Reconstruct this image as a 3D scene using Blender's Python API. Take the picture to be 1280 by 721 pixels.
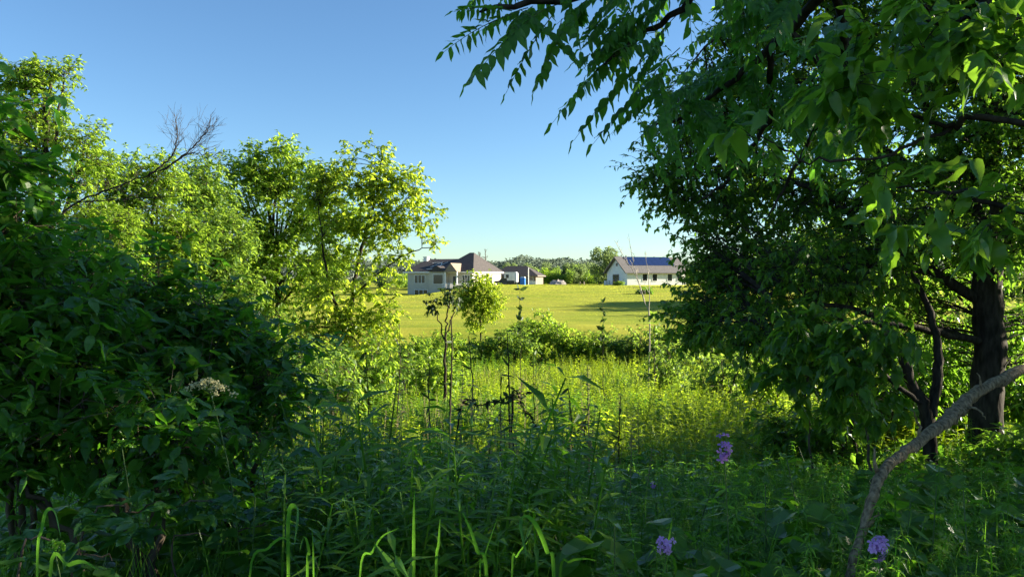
import bpy, math
import numpy as np
from mathutils import Vector, Matrix

for o in list(bpy.data.objects):
    bpy.data.objects.remove(o)
sc = bpy.context.scene
COL = sc.collection
R = np.random.default_rng(7)
rad = math.radians

# ------------------------------------------------------------------ camera
CAMZ = 1.65
FPX = 924.0                                   # focal length in photo pixels (1280 wide)
PITCH = rad(0.77)
cam = bpy.data.cameras.new('camera')
cam.sensor_width = 36.0
cam.lens = FPX / 1280 * 36.0
cam.clip_start = 0.05
cam.clip_end = 6000
cam_o = bpy.data.objects.new('camera', cam)
cam_o.location = (0, 0, CAMZ)
cam_o.rotation_euler = (math.pi / 2 - PITCH, 0, 0)
COL.objects.link(cam_o)
sc.camera = cam_o

# ------------------------------------------------------------------ sky and sun
SUN_EL, SUN_AZ = rad(17), rad(79)             # azimuth clockwise from +Y
world = bpy.data.worlds.new('World')
sc.world = world
world.use_nodes = True
wn = world.node_tree
bg = wn.nodes['Background']
sky = wn.nodes.new('ShaderNodeTexSky')
sky.sky_type = 'NISHITA'
sky.sun_disc = False
sky.sun_elevation = SUN_EL
sky.sun_rotation = SUN_AZ
sky.altitude = 200
sky.air_density = 1.0
sky.dust_density = 0.2
sky.ozone_density = 2.2
hs = wn.nodes.new('ShaderNodeHueSaturation')
hs.inputs['Saturation'].default_value = 1.04
wn.links.new(sky.outputs[0], hs.inputs['Color'])
tint = wn.nodes.new('ShaderNodeMix')
tint.data_type = 'RGBA'; tint.blend_type = 'MULTIPLY'
tint.inputs[0].default_value = 1.0
tint.inputs[7].default_value = (.62, .765, .88, 1)
wn.links.new(hs.outputs[0], tint.inputs[6])
wn.links.new(tint.outputs[2], bg.inputs['Color'])
bg.inputs['Strength'].default_value = 0.058
SUND = Vector((math.cos(SUN_EL) * math.sin(SUN_AZ), math.cos(SUN_EL) * math.cos(SUN_AZ), math.sin(SUN_EL)))
sl = bpy.data.lights.new('sun', 'SUN')
sl.energy = 5.0
sl.angle = rad(0.5)
sl.color = (1.0, 0.91, 0.73)
so = bpy.data.objects.new('sun', sl)
so.rotation_euler = SUND.to_track_quat('Z', 'Y').to_euler()
COL.objects.link(so)
sc.view_settings.view_transform = 'Standard'
sc.view_settings.look = 'None'
sc.view_settings.exposure = 2.14
sc.view_settings.gamma = 1.0
sc.render.engine = 'CYCLES'
sc.cycles.max_bounces = 7
sc.cycles.diffuse_bounces = 4
sc.cycles.glossy_bounces = 2
sc.cycles.transmission_bounces = 4
sc.cycles.use_denoising = True
sc.cycles.sample_clamp_indirect = 3.0

# ------------------------------------------------------------------ terrain and pixel helper
def ss(a, b, x):
    t = np.clip((x - a) / (b - a), 0, 1)
    return t * t * (3 - 2 * t)

def H(x, y):
    x = np.asarray(x, float); y = np.asarray(y, float)
    z = -0.95 * ss(2.5, 9, y) - 1.45 * ss(8, 27, y)
    z = z + 1.0 * ss(38, 47, y) + 1.6 * ss(50, 150, y)
    left = 1 - ss(-21, -4, x - 0.0 * y)
    z = z - 2.0 * left * ss(70, 140, y) * (1 - ss(170, 260, y))
    z = z + 0.06 * np.sin(x * 1.3 + y * 0.7) * np.exp(-y / 40) * ss(2, 5, y)
    z = z + 0.25 * np.sin(x * .021 + 1) * np.sin(y * .017) * ss(60, 130, y)
    return z

def at(px, py, Y):
    cx = (px - 640) / FPX; cy = -(py - 360.5) / FPX
    dy = math.cos(PITCH) + cy * math.sin(PITCH)
    dz = -math.sin(PITCH) + cy * math.cos(PITCH)
    s = Y / dy
    return np.array((cx * s, Y, CAMZ + dz * s))

def gx(px, Y, dz=0.0):
    p = at(px, 348, Y)
    return np.array((p[0], Y, float(H(p[0], Y)) + dz))

# ------------------------------------------------------------------ object helpers
def tag(o, label=None, cat=None, group=None, kind=None):
    if label: o['label'] = label
    if cat: o['category'] = cat
    if group: o['group'] = group
    if kind: o['kind'] = kind
    return o

def thing(name, label, cat, loc=(0, 0, 0), group=None):
    o = bpy.data.objects.new(name, None)
    o.empty_display_size = 0.1
    COL.objects.link(o)
    o.location = tuple(float(v) for v in loc)
    return tag(o, label, cat, group)

def link(name, me, parent=None, kind=None):
    o = bpy.data.objects.new(name, me)
    COL.objects.link(o)
    if parent is not None: o.parent = parent
    if kind: o['kind'] = kind
    return o

def mk(V, T, mat, rnd=None, smooth=False, org=(0, 0, 0)):
    V = np.asarray(V, np.float32).reshape(-1, 3) - np.asarray(org, np.float32)
    T = np.asarray(T, np.int32).reshape(-1, 3)
    me = bpy.data.meshes.new('m')
    me.vertices.add(len(V)); me.vertices.foreach_set('co', V.ravel())
    me.loops.add(T.size); me.loops.foreach_set('vertex_index', T.ravel())
    me.polygons.add(len(T))
    me.polygons.foreach_set('loop_start', np.arange(0, T.size, 3, dtype=np.int32))
    me.polygons.foreach_set('use_smooth', np.full(len(T), bool(smooth)))
    me.update(calc_edges=True)
    if rnd is not None:
        a = me.attributes.new('rnd', 'FLOAT', 'POINT')
        a.data.foreach_set('value', np.asarray(rnd, np.float32).ravel())
    me.materials.append(mat)
    return me

def join(parts):
    Vs, Ts, Rs, o = [], [], [], 0
    for V, T, r in parts:
        V = np.asarray(V).reshape(-1, 3)
        Vs.append(V); Ts.append(np.asarray(T).reshape(-1, 3) + o)
        Rs.append(np.broadcast_to(np.asarray(r, float).ravel(), (len(V),)) if np.size(r) in (1, len(V)) else r)
        o += len(V)
    return np.concatenate(Vs), np.concatenate(Ts), np.concatenate(Rs)

def quads(q):
    t = []
    for f in q:
        for i in range(1, len(f) - 1): t.append((f[0], f[i], f[i + 1]))
    return t

# ------------------------------------------------------------------ materials
def mat_new(name):
    m = bpy.data.materials.new(name); m.use_nodes = True
    nt = m.node_tree; nt.nodes.clear()
    return m, nt, nt.nodes.new('ShaderNodeOutputMaterial')

def N(nt, t, **kw):
    n = nt.nodes.new(t)
    for k, v in kw.items():
        if k in n.inputs: n.inputs[k].default_value = v
        else: setattr(n, k, v)
    return n

def rgba(c): return (c[0], c[1], c[2], 1.0)

def leaf_mat(name, c0, c1, tr, tf=0.45, rough=0.42, spec=0.4, vein=False):
    """thin leaf: glossy reflecting face plus light passing through"""
    m, nt, out = mat_new(name)
    at_ = N(nt, 'ShaderNodeAttribute', attribute_name='rnd')
    oi = N(nt, 'ShaderNodeObjectInfo')
    ad = N(nt, 'ShaderNodeMath', operation='ADD')
    fr = N(nt, 'ShaderNodeMath', operation='FRACT')
    nt.links.new(at_.outputs['Fac'], ad.inputs[0]); nt.links.new(oi.outputs['Random'], ad.inputs[1])
    nt.links.new(ad.outputs[0], fr.inputs[0])
    tc = N(nt, 'ShaderNodeTexCoord'); nz = N(nt, 'ShaderNodeTexNoise', Scale=5.0, Detail=3.0)
    nt.links.new(tc.outputs['Object'], nz.inputs['Vector'])
    m1 = N(nt, 'ShaderNodeMath', operation='MULTIPLY_ADD'); m1.inputs[1].default_value = 1.1; m1.inputs[2].default_value = -.55
    nt.links.new(nz.outputs['Fac'], m1.inputs[0])
    m2 = N(nt, 'ShaderNodeMath', operation='ADD', use_clamp=True)
    nt.links.new(fr.outputs[0], m2.inputs[0]); nt.links.new(m1.outputs[0], m2.inputs[1])
    fr = m2
    mx = N(nt, 'ShaderNodeMix', data_type='RGBA')
    mx.inputs[6].default_value = rgba(c0); mx.inputs[7].default_value = rgba(c1)
    nt.links.new(fr.outputs[0], mx.inputs[0])
    tm = N(nt, 'ShaderNodeMix', data_type='RGBA')
    tm.inputs[6].default_value = rgba(tr); tm.inputs[7].default_value = rgba([min(1, v * 1.35) for v in tr])
    nt.links.new(fr.outputs[0], tm.inputs[0])
    p = N(nt, 'ShaderNodeBsdfPrincipled', Roughness=rough)
    p.inputs['Specular IOR Level'].default_value = spec
    nt.links.new(mx.outputs[2], p.inputs['Base Color'])
    t = N(nt, 'ShaderNodeBsdfTranslucent')
    nt.links.new(tm.outputs[2], t.inputs['Color'])
    s = N(nt, 'ShaderNodeMixShader', Fac=tf)
    nt.links.new(p.outputs[0], s.inputs[1]); nt.links.new(t.outputs[0], s.inputs[2])
    nt.links.new(s.outputs[0], out.inputs[0])
    return m

def solid(name, c0, c1=None, scale=8.0, rough=0.7, bump=0.0, spec=0.3, stretch=(1, 1, 1), metal=0.0):
    m, nt, out = mat_new(name)
    p = N(nt, 'ShaderNodeBsdfPrincipled', Roughness=rough, Metallic=metal)
    p.inputs['Specular IOR Level'].default_value = spec
    tc = N(nt, 'ShaderNodeTexCoord'); mp = N(nt, 'ShaderNodeMapping')
    mp.inputs['Scale'].default_value = stretch
    nz = N(nt, 'ShaderNodeTexNoise', Scale=scale, Detail=6.0)
    nt.links.new(tc.outputs['Object'], mp.inputs[0]); nt.links.new(mp.outputs[0], nz.inputs['Vector'])
    mx = N(nt, 'ShaderNodeMix', data_type='RGBA')
    mx.inputs[6].default_value = rgba(c0); mx.inputs[7].default_value = rgba(c1 or c0)
    rp = N(nt, 'ShaderNodeMapRange'); rp.inputs[1].default_value = .35; rp.inputs[2].default_value = .65
    nt.links.new(nz.outputs['Fac'], rp.inputs[0]); nt.links.new(rp.outputs[0], mx.inputs[0])
    nt.links.new(mx.outputs[2], p.inputs['Base Color'])
    if bump:
        b = N(nt, 'ShaderNodeBump', Strength=bump, Distance=0.02)
        nt.links.new(nz.outputs['Fac'], b.inputs['Height']); nt.links.new(b.outputs[0], p.inputs['Normal'])
    nt.links.new(p.outputs[0], out.inputs[0])
    return m

M = {}
M['bark'] = solid('bark', (.020, .016, .012), (.058, .047, .036), 22, .9, .8, .1, (1, 1, .25))
M['bark_grey'] = solid('bark_grey', (.10, .072, .042), (.34, .25, .15), 60, .9, 1.0, .1, (1, 1, .5))
M['deadwood'] = solid('deadwood', (.28, .24, .19), (.42, .37, .30), 10, .85, .3, .2)
M['twig_brown'] = solid('twig_brown', (.06, .045, .03), (.11, .085, .06), 10, .85, .2, .2)
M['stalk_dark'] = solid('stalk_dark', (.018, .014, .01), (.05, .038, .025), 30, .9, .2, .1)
M['stem_green'] = solid('stem_green', (.06, .12, .03), (.10, .15, .04), 10, .6, 0, .3)
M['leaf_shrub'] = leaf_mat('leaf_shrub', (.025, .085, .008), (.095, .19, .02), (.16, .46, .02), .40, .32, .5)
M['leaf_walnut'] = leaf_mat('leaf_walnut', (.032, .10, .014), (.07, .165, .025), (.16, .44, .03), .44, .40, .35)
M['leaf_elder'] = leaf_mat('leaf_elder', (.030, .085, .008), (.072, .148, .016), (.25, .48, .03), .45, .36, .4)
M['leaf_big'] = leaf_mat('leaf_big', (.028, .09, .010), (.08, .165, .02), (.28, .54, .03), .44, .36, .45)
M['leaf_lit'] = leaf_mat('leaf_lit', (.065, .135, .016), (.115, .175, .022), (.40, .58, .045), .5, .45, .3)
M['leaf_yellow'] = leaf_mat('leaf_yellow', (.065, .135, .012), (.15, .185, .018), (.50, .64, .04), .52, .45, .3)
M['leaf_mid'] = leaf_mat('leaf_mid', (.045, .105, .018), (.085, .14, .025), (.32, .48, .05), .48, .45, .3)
M['herb_mid'] = leaf_mat('herb_mid', (.055, .13, .012), (.09, .17, .018), (.34, .56, .03), .46, .5, .3)
M['herb_bright'] = leaf_mat('herb_bright', (.07, .17, .015), (.16, .29, .03), (.34, .66, .04), .46, .34, .45)
M['leaf_broad'] = leaf_mat('leaf_broad', (.025, .085, .015), (.065, .155, .03), (.14, .38, .03), .35, .26, .6)
M['leaf_far'] = leaf_mat('leaf_far', (.075, .115, .045), (.11, .15, .06), (.30, .40, .13), .42, .6, .2)  # slightly paled, a little distance haze carried by the leaf colour
M['leaf_back_hazed'] = leaf_mat('leaf_back_hazed', (.08, .11, .085), (.095, .125, .09), (.18, .23, .15), .3, .7, .1)  # bluish distance haze mixed into the leaf colour
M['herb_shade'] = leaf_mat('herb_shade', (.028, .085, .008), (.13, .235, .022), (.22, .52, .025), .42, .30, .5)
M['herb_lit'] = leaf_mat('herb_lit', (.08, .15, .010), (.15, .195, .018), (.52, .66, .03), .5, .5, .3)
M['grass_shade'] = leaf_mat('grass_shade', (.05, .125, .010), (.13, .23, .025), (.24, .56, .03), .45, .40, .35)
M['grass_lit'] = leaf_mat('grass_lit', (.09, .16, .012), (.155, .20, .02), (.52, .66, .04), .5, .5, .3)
M['grass_dry'] = leaf_mat('grass_dry', (.26, .22, .11), (.34, .29, .15), (.4, .34, .16), .4, .6, .2)
M['blade'] = leaf_mat('blade', (.05, .15, .015), (.10, .23, .03), (.22, .56, .04), .5, .36, .4)
M['lawn_blade'] = leaf_mat('lawn_blade', (.23, .255, .025), (.28, .285, .03), (.54, .58, .06), .45, .6, .15)
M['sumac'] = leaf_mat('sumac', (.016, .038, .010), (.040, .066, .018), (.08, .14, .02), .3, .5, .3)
M['petal'] = leaf_mat('petal', (.52, .26, .60), (.68, .40, .74), (.6, .34, .68), .35, .6, .2)
M['petal_dark'] = leaf_mat('petal_dark', (.38, .17, .50), (.50, .26, .62), (.5, .24, .6), .35, .6, .2)
M['floret'] = leaf_mat('floret', (.55, .52, .28), (.66, .62, .36), (.5, .48, .22), .3, .7, .1)
M['roof_dark'] = solid('roof_dark', (.048, .042, .042), (.075, .064, .060), 3, .85, .3, .2)
M['roof_tan'] = solid('roof_tan', (.20, .155, .12), (.27, .21, .165), 4, .9, .3, .1)
M['roof_weathered'] = solid('roof_weathered', (.12, .112, .108), (.175, .16, .15), 4, .9, .3, .1)
M['siding_white'] = solid('siding_white', (.62, .62, .60), (.70, .70, .68), 2, .6, 0, .3)
M['siding_cream'] = solid('siding_cream', (.44, .40, .32), (.50, .45, .36), 2, .7, 0, .3)
M['siding_brown'] = solid('siding_brown', (.16, .13, .11), (.21, .17, .14), 2, .8, 0, .2)
M['trim'] = solid('trim', (.72, .70, .66), (.78, .76, .72), 2, .5, 0, .3)
M['glass'] = solid('glass', (.012, .016, .022), (.02, .025, .03), 2, .12, 0, .6)
M['solar'] = solid('solar', (.010, .022, .075), (.014, .03, .10), 2, .3, 0, .5)
M['dark_metal'] = solid('dark_metal', (.025, .025, .03), (.04, .04, .045), 4, .4, 0, .4)
M['blue'] = solid('blue', (.02, .14, .55), (.03, .18, .62), 3, .5, 0, .4)
M['rock'] = solid('rock', (.24, .21, .19), (.40, .36, .33), 3, .9, .8, .1)
M['deck_wood'] = solid('deck_wood', (.30, .24, .18), (.38, .31, .24), 6, .8, .1, .2)

def ground_material():
    m, nt, out = mat_new('meadow_soil')
    p = N(nt, 'ShaderNodeBsdfPrincipled', Roughness=.95)
    p.inputs['Specular IOR Level'].default_value = .05
    tc = N(nt, 'ShaderNodeTexCoord')
    n1 = N(nt, 'ShaderNodeTexNoise', Scale=1.2, Detail=9.0)
    nt.links.new(tc.outputs['Object'], n1.inputs['Vector'])
    r = N(nt, 'ShaderNodeValToRGB')
    e = r.color_ramp.elements
    e[0].position = .35; e[0].color = (.022, .020, .010, 1)
    e[1].position = .65; e[1].color = (.040, .062, .016, 1)
    nt.links.new(n1.outputs['Fac'], r.inputs[0]); nt.links.new(r.outputs[0], p.inputs['Base Color'])
    b = N(nt, 'ShaderNodeBump', Strength=.8, Distance=.1)
    nt.links.new(n1.outputs['Fac'], b.inputs['Height']); nt.links.new(b.outputs[0], p.inputs['Normal'])
    nt.links.new(p.outputs[0], out.inputs[0])
    return m

def lawn_material():
    m, nt, out = mat_new('lawn_turf')
    p = N(nt, 'ShaderNodeBsdfPrincipled', Roughness=.9)
    p.inputs['Specular IOR Level'].default_value = .05
    tc = N(nt, 'ShaderNodeTexCoord')
    n1 = N(nt, 'ShaderNodeTexNoise', Scale=.12, Detail=8.0)
    n2 = N(nt, 'ShaderNodeTexNoise', Scale=6.0, Detail=6.0)
    nt.links.new(tc.outputs['Object'], n1.inputs['Vector']); nt.links.new(tc.outputs['Object'], n2.inputs['Vector'])
    r = N(nt, 'ShaderNodeValToRGB')
    e = r.color_ramp.elements
    e[0].position = .35; e[0].color = (.185, .225, .020, 1)
    e[1].position = .68; e[1].color = (.29, .285, .034, 1)
    wv = N(nt, 'ShaderNodeTexNoise', Scale=1.0, Detail=4.0); mp = N(nt, 'ShaderNodeMapping')
    mp.inputs['Scale'].default_value = (.035, .55, 1)
    nt.links.new(tc.outputs['Object'], mp.inputs[0]); nt.links.new(mp.outputs[0], wv.inputs['Vector'])
    av = N(nt, 'ShaderNodeMath', operation='MULTIPLY_ADD'); av.inputs[1].default_value = 1.1; av.inputs[2].default_value = -.55
    nt.links.new(wv.outputs['Fac'], av.inputs[0])
    sm = N(nt, 'ShaderNodeMath', operation='ADD'); nt.links.new(n1.outputs['Fac'], sm.inputs[0]); nt.links.new(av.outputs[0], sm.inputs[1])
    nt.links.new(sm.outputs[0], r.inputs[0]); nt.links.new(r.outputs[0], p.inputs['Base Color'])
    b = N(nt, 'ShaderNodeBump', Strength=.5, Distance=.05)
    nt.links.new(n2.outputs['Fac'], b.inputs['Height']); nt.links.new(b.outputs[0], p.inputs['Normal'])
    nt.links.new(p.outputs[0], out.inputs[0])
    return m

# ------------------------------------------------------------------ ground
def grid(xs, ys, dz=0.0):
    X, Y = np.meshgrid(xs, ys)
    V = np.stack([X, Y, H(X, Y) + dz], -1).reshape(-1, 3)
    nx, ny = len(xs), len(ys)
    i = (np.arange(ny - 1)[:, None] * nx + np.arange(nx - 1)[None]).ravel()
    T = np.concatenate([np.stack([i, i + 1, i + nx + 1], -1), np.stack([i, i + nx + 1, i + nx], -1)])
    return V, T

GX = np.unique(np.concatenate([np.linspace(-3000, -200, 15), np.linspace(-200, 200, 81), np.linspace(200, 3000, 15), np.linspace(-30, 30, 81)]))
GY = np.unique(np.concatenate([np.linspace(-60, 0, 8), np.linspace(0, 60, 91), np.linspace(60, 300, 61), np.linspace(300, 5000, 16)]))
V, T = grid(GX, GY)
tag(link('ground', mk(V, T, ground_material(), smooth=True)), kind='structure')
V, T = grid(GX[(GX > -140) & (GX < 140)], GY[(GY > 40) & (GY < 260)], 0.02)
tag(link('lawn', mk(V, T, lawn_material(), smooth=True)), kind='structure')

# ------------------------------------------------------------------ leaf shapes (along +Y, length 1)
def leaf_hi(w=.25, fold=.25, curl=.25, skew=0.0, teeth=False):
    ts = [0, .10, .26, .45, .66, .86, 1]; ws = [0, .55, .92, 1, .78, .34, 0]
    if teeth: ts = [0, .12, .28, .40, .56, .70, .84, 1]; ws = [0, .72, .95, .80, .92, .52, .42, 0]
    V, idx = [], []
    for t, k in zip(ts, ws):
        z = -curl * t * t + .05 * math.sin(t * 9)
        x0 = skew * t * t
        if k == 0: V.append((x0, t, z)); idx.append((len(V) - 1,) * 3)
        else:
            V += [(x0 - w * k, t - .02, z + fold * w * k), (x0, t, z), (x0 + w * k, t - .02, z + fold * w * k)]
            n = len(V); idx.append((n - 3, n - 2, n - 1))
    T = []
    for a, b in zip(idx[:-1], idx[1:]):
        for i, j in ((0, 1), (1, 2)):
            f = []
            for v in (a[i], a[j], b[j], b[i]):
                if v not in f: f.append(v)
            T += quads([f])
    return np.array(V), np.array(T)

def leaf_lo(w=.25, fold=.3, curl=.2):
    V = [(0, 0, 0), (-w, .45, fold * w - curl * .2), (0, .45, -curl * .2), (w, .45, fold * w - curl * .2), (0, 1, -curl)]
    T = [(0, 2, 1), (0, 3, 2), (1, 2, 4), (2, 3, 4)]
    return np.array(V), np.array(T)

def leaf_card(w=.4):
    V = [(0, 0, 0), (-w, .5, .1), (w, .5, .1), (0, 1, -.1)]
    return np.array(V), np.array([(0, 2, 1), (1, 2, 3)])

def frames(f, n):
    f = f / (np.linalg.norm(f, axis=-1, keepdims=True) + 1e-9)
    x = np.cross(f, n); x = x / (np.linalg.norm(x, axis=-1, keepdims=True) + 1e-9)
    return x, f, np.cross(x, f)

def scatter(tm, P, f, n, L, W=None, rnd=None):
    TV, TT = tm
    P = np.asarray(P, float); m = len(P)
    x, y, z = frames(np.asarray(f, float), np.asarray(n, float))
    L = np.broadcast_to(np.asarray(L, float), (m,)); W = L if W is None else np.broadcast_to(np.asarray(W, float), (m,))
    V = P[:, None] + (TV[None, :, 0:1] * x[:, None] + TV[None, :, 2:3] * z[:, None]) * W[:, None, None] + TV[None, :, 1:2] * y[:, None] * L[:, None, None]
    T = TT[None] + (np.arange(m) * len(TV))[:, None, None]
    r = R.random(m) if rnd is None else rnd
    return V.reshape(-1, 3), T.reshape(-1, 3), np.repeat(r, len(TV))

def compound(pairs=4, lw=.17, ll=.30, terminal=True, hi=False, droop=.35, spread=1.0, t0=.25):
    """pinnate leaf as one template: leaflets in pairs on a drooping stalk"""
    P, F, Nn, L = [], [], [], []
    for k in range(pairs):
        t = t0 + (1 - t0) * k / pairs
        z = -droop * t * t
        for s in (-1, 1):
            P.append((0, t, z)); F.append((s * spread, .55, -.15)); Nn.append((0, .1, 1)); L.append(ll * (1 - .35 * abs(t - .55)))
    if terminal:
        P.append((0, .97, -droop * .94)); F.append((0, 1, -droop * 1.6)); Nn.append((0, .3, 1)); L.append(ll)
    V, T, r = scatter(leaf_hi(lw / ll * .5 + .1, .2, .2) if hi else leaf_lo(.26), np.array(P), np.array(F, float), np.array(Nn, float), np.array(L), rnd=np.zeros(len(P)))
    st = np.array([(-.006, 0, 0), (.006, 0, 0), (0, .98, -droop * .95)])
    V2, T2, _ = join([(V, T, r), (st, [(0, 1, 2)], 0)])
    return V2, T2

# ------------------------------------------------------------------ branches
def tubes(P, Rr, s=3, jit=0.0):
    P = np.asarray(P, float); Rr = np.asarray(Rr, float)
    if P.ndim == 2: P = P[None]; Rr = Rr[None]
    n, k, _ = P.shape
    t = np.gradient(P, axis=1); t /= np.linalg.norm(t, axis=-1, keepdims=True) + 1e-9
    a = np.cross(t, np.array([.37, .61, .35])); a /= np.linalg.norm(a, axis=-1, keepdims=True) + 1e-9
    b = np.cross(t, a)
    th = np.arange(s) / s * 2 * math.pi
    rr = np.repeat(Rr[:, :, None], s, 2)
    if jit: rr = rr * (1 + jit * R.normal(size=rr.shape))
    V = P[:, :, None] + rr[..., None] * (np.cos(th)[:, None] * a[:, :, None] + np.sin(th)[:, None] * b[:, :, None])
    base = (np.arange(n)[:, None, None] * k + np.arange(k - 1)[None, :, None]) * s
    j = np.arange(s)[None, None]; j2 = (j + 1) % s
    q0, q1, q2, q3 = base + j, base + j2, base + s + j2, base + s + j
    T = np.concatenate([np.stack([q0, q1, q2], -1).reshape(-1, 3), np.stack([q0, q2, q3], -1).reshape(-1, 3)])
    return V.reshape(-1, 3), T

def smooth_line(pts, per=6, wob=0.0):
    p = np.asarray(pts, float); q = np.concatenate([[2 * p[0] - p[1]], p, [2 * p[-1] - p[-2]]])
    out = []
    for i in range(1, len(q) - 2):
        for t in np.arange(per) / per:
            out.append(.5 * (2 * q[i] + (q[i + 1] - q[i - 1]) * t + (2 * q[i - 1] - 5 * q[i] + 4 * q[i + 1] - q[i + 2]) * t * t + (3 * q[i] - q[i - 1] - 3 * q[i + 1] + q[i + 2]) * t ** 3))
    out.append(p[-1]); out = np.array(out)
    if wob: out[1:-1] += R.normal(0, wob, out[1:-1].shape)
    return out

def unit(n):
    v = R.normal(size=(n, 3)); return v / np.linalg.norm(v, axis=1, keepdims=True)

def project(P):
    d = P - np.array((0, 0, CAMZ))
    depth = d[:, 1] * math.cos(PITCH) - d[:, 2] * math.sin(PITCH)
    up = d[:, 1] * math.sin(PITCH) + d[:, 2] * math.cos(PITCH)
    dd = np.maximum(depth, .01)
    return 640 + FPX * d[:, 0] / dd, 360.5 - FPX * up / dd, depth

LEAFMESH = {}
def leaf_parts(root, name, tms, mat, P, f, n, L, W=None):
    """one object per leaf, sharing mesh data"""
    org = np.array(root.location)
    x, y, z = frames(np.asarray(f, float), np.asarray(n, float))
    W = L if W is None else W
    for i in range(len(P)):
        k = i % len(tms)
        key = (id(tms[k][0]), mat.name)
        if key not in LEAFMESH:
            LEAFMESH[key] = (mk(tms[k][0], tms[k][1], mat, smooth=True), tms[k])
        o = bpy.data.objects.new(name, LEAFMESH[key][0])
        mt = Matrix.Identity(4)
        for c in range(3):
            mt[c][0] = x[i, c] * W[i]; mt[c][1] = y[i, c] * L[i]; mt[c][2] = z[i, c] * W[i]; mt[c][3] = P[i, c] - org[c]
        COL.objects.link(o); o.parent = root; o.matrix_local = mt

def pick_parts(P, L, n, minpx=8):
    """indices of the n leaves that show largest in the frame"""
    px, py, d = project(P)
    size = np.where((px > -5) & (px < 1285) & (py > -5) & (py < 726) & (d > .3), L / np.maximum(d, .3) * FPX, 0)
    k = np.argsort(-size)[:n]
    return k[size[k] > minpx]

TMS = {}
def tms(kind):
    if kind not in TMS:
        TMS[kind] = {
            'shrub': [leaf_hi(.24, .3, .25), leaf_hi(.21, .5, .4, .08), leaf_hi(.27, .15, .1, -.06)],
            'elder': [leaf_hi(.26, .35, .35, 0, True), leaf_hi(.2, .5, .5, .1), leaf_hi(.30, .2, .2, -.1, True), leaf_hi(.24, -.3, .1, .12, True)],
            'narrow': [leaf_hi(.12, .3, .5), leaf_hi(.10, .4, .8), leaf_hi(.13, .2, .25)],
            'leaflet': [leaf_hi(.21, .3, .25, .06), leaf_hi(.19, .5, .35, -.05), leaf_hi(.23, .1, .1, .03)],
        }[kind]
    return TMS[kind]

LOWLEAF = leaf_lo()
CARD = leaf_card()
COMP = compound(3, ll=.36, droop=.12)
COMP4 = compound(4, ll=.30, droop=.15)

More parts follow.
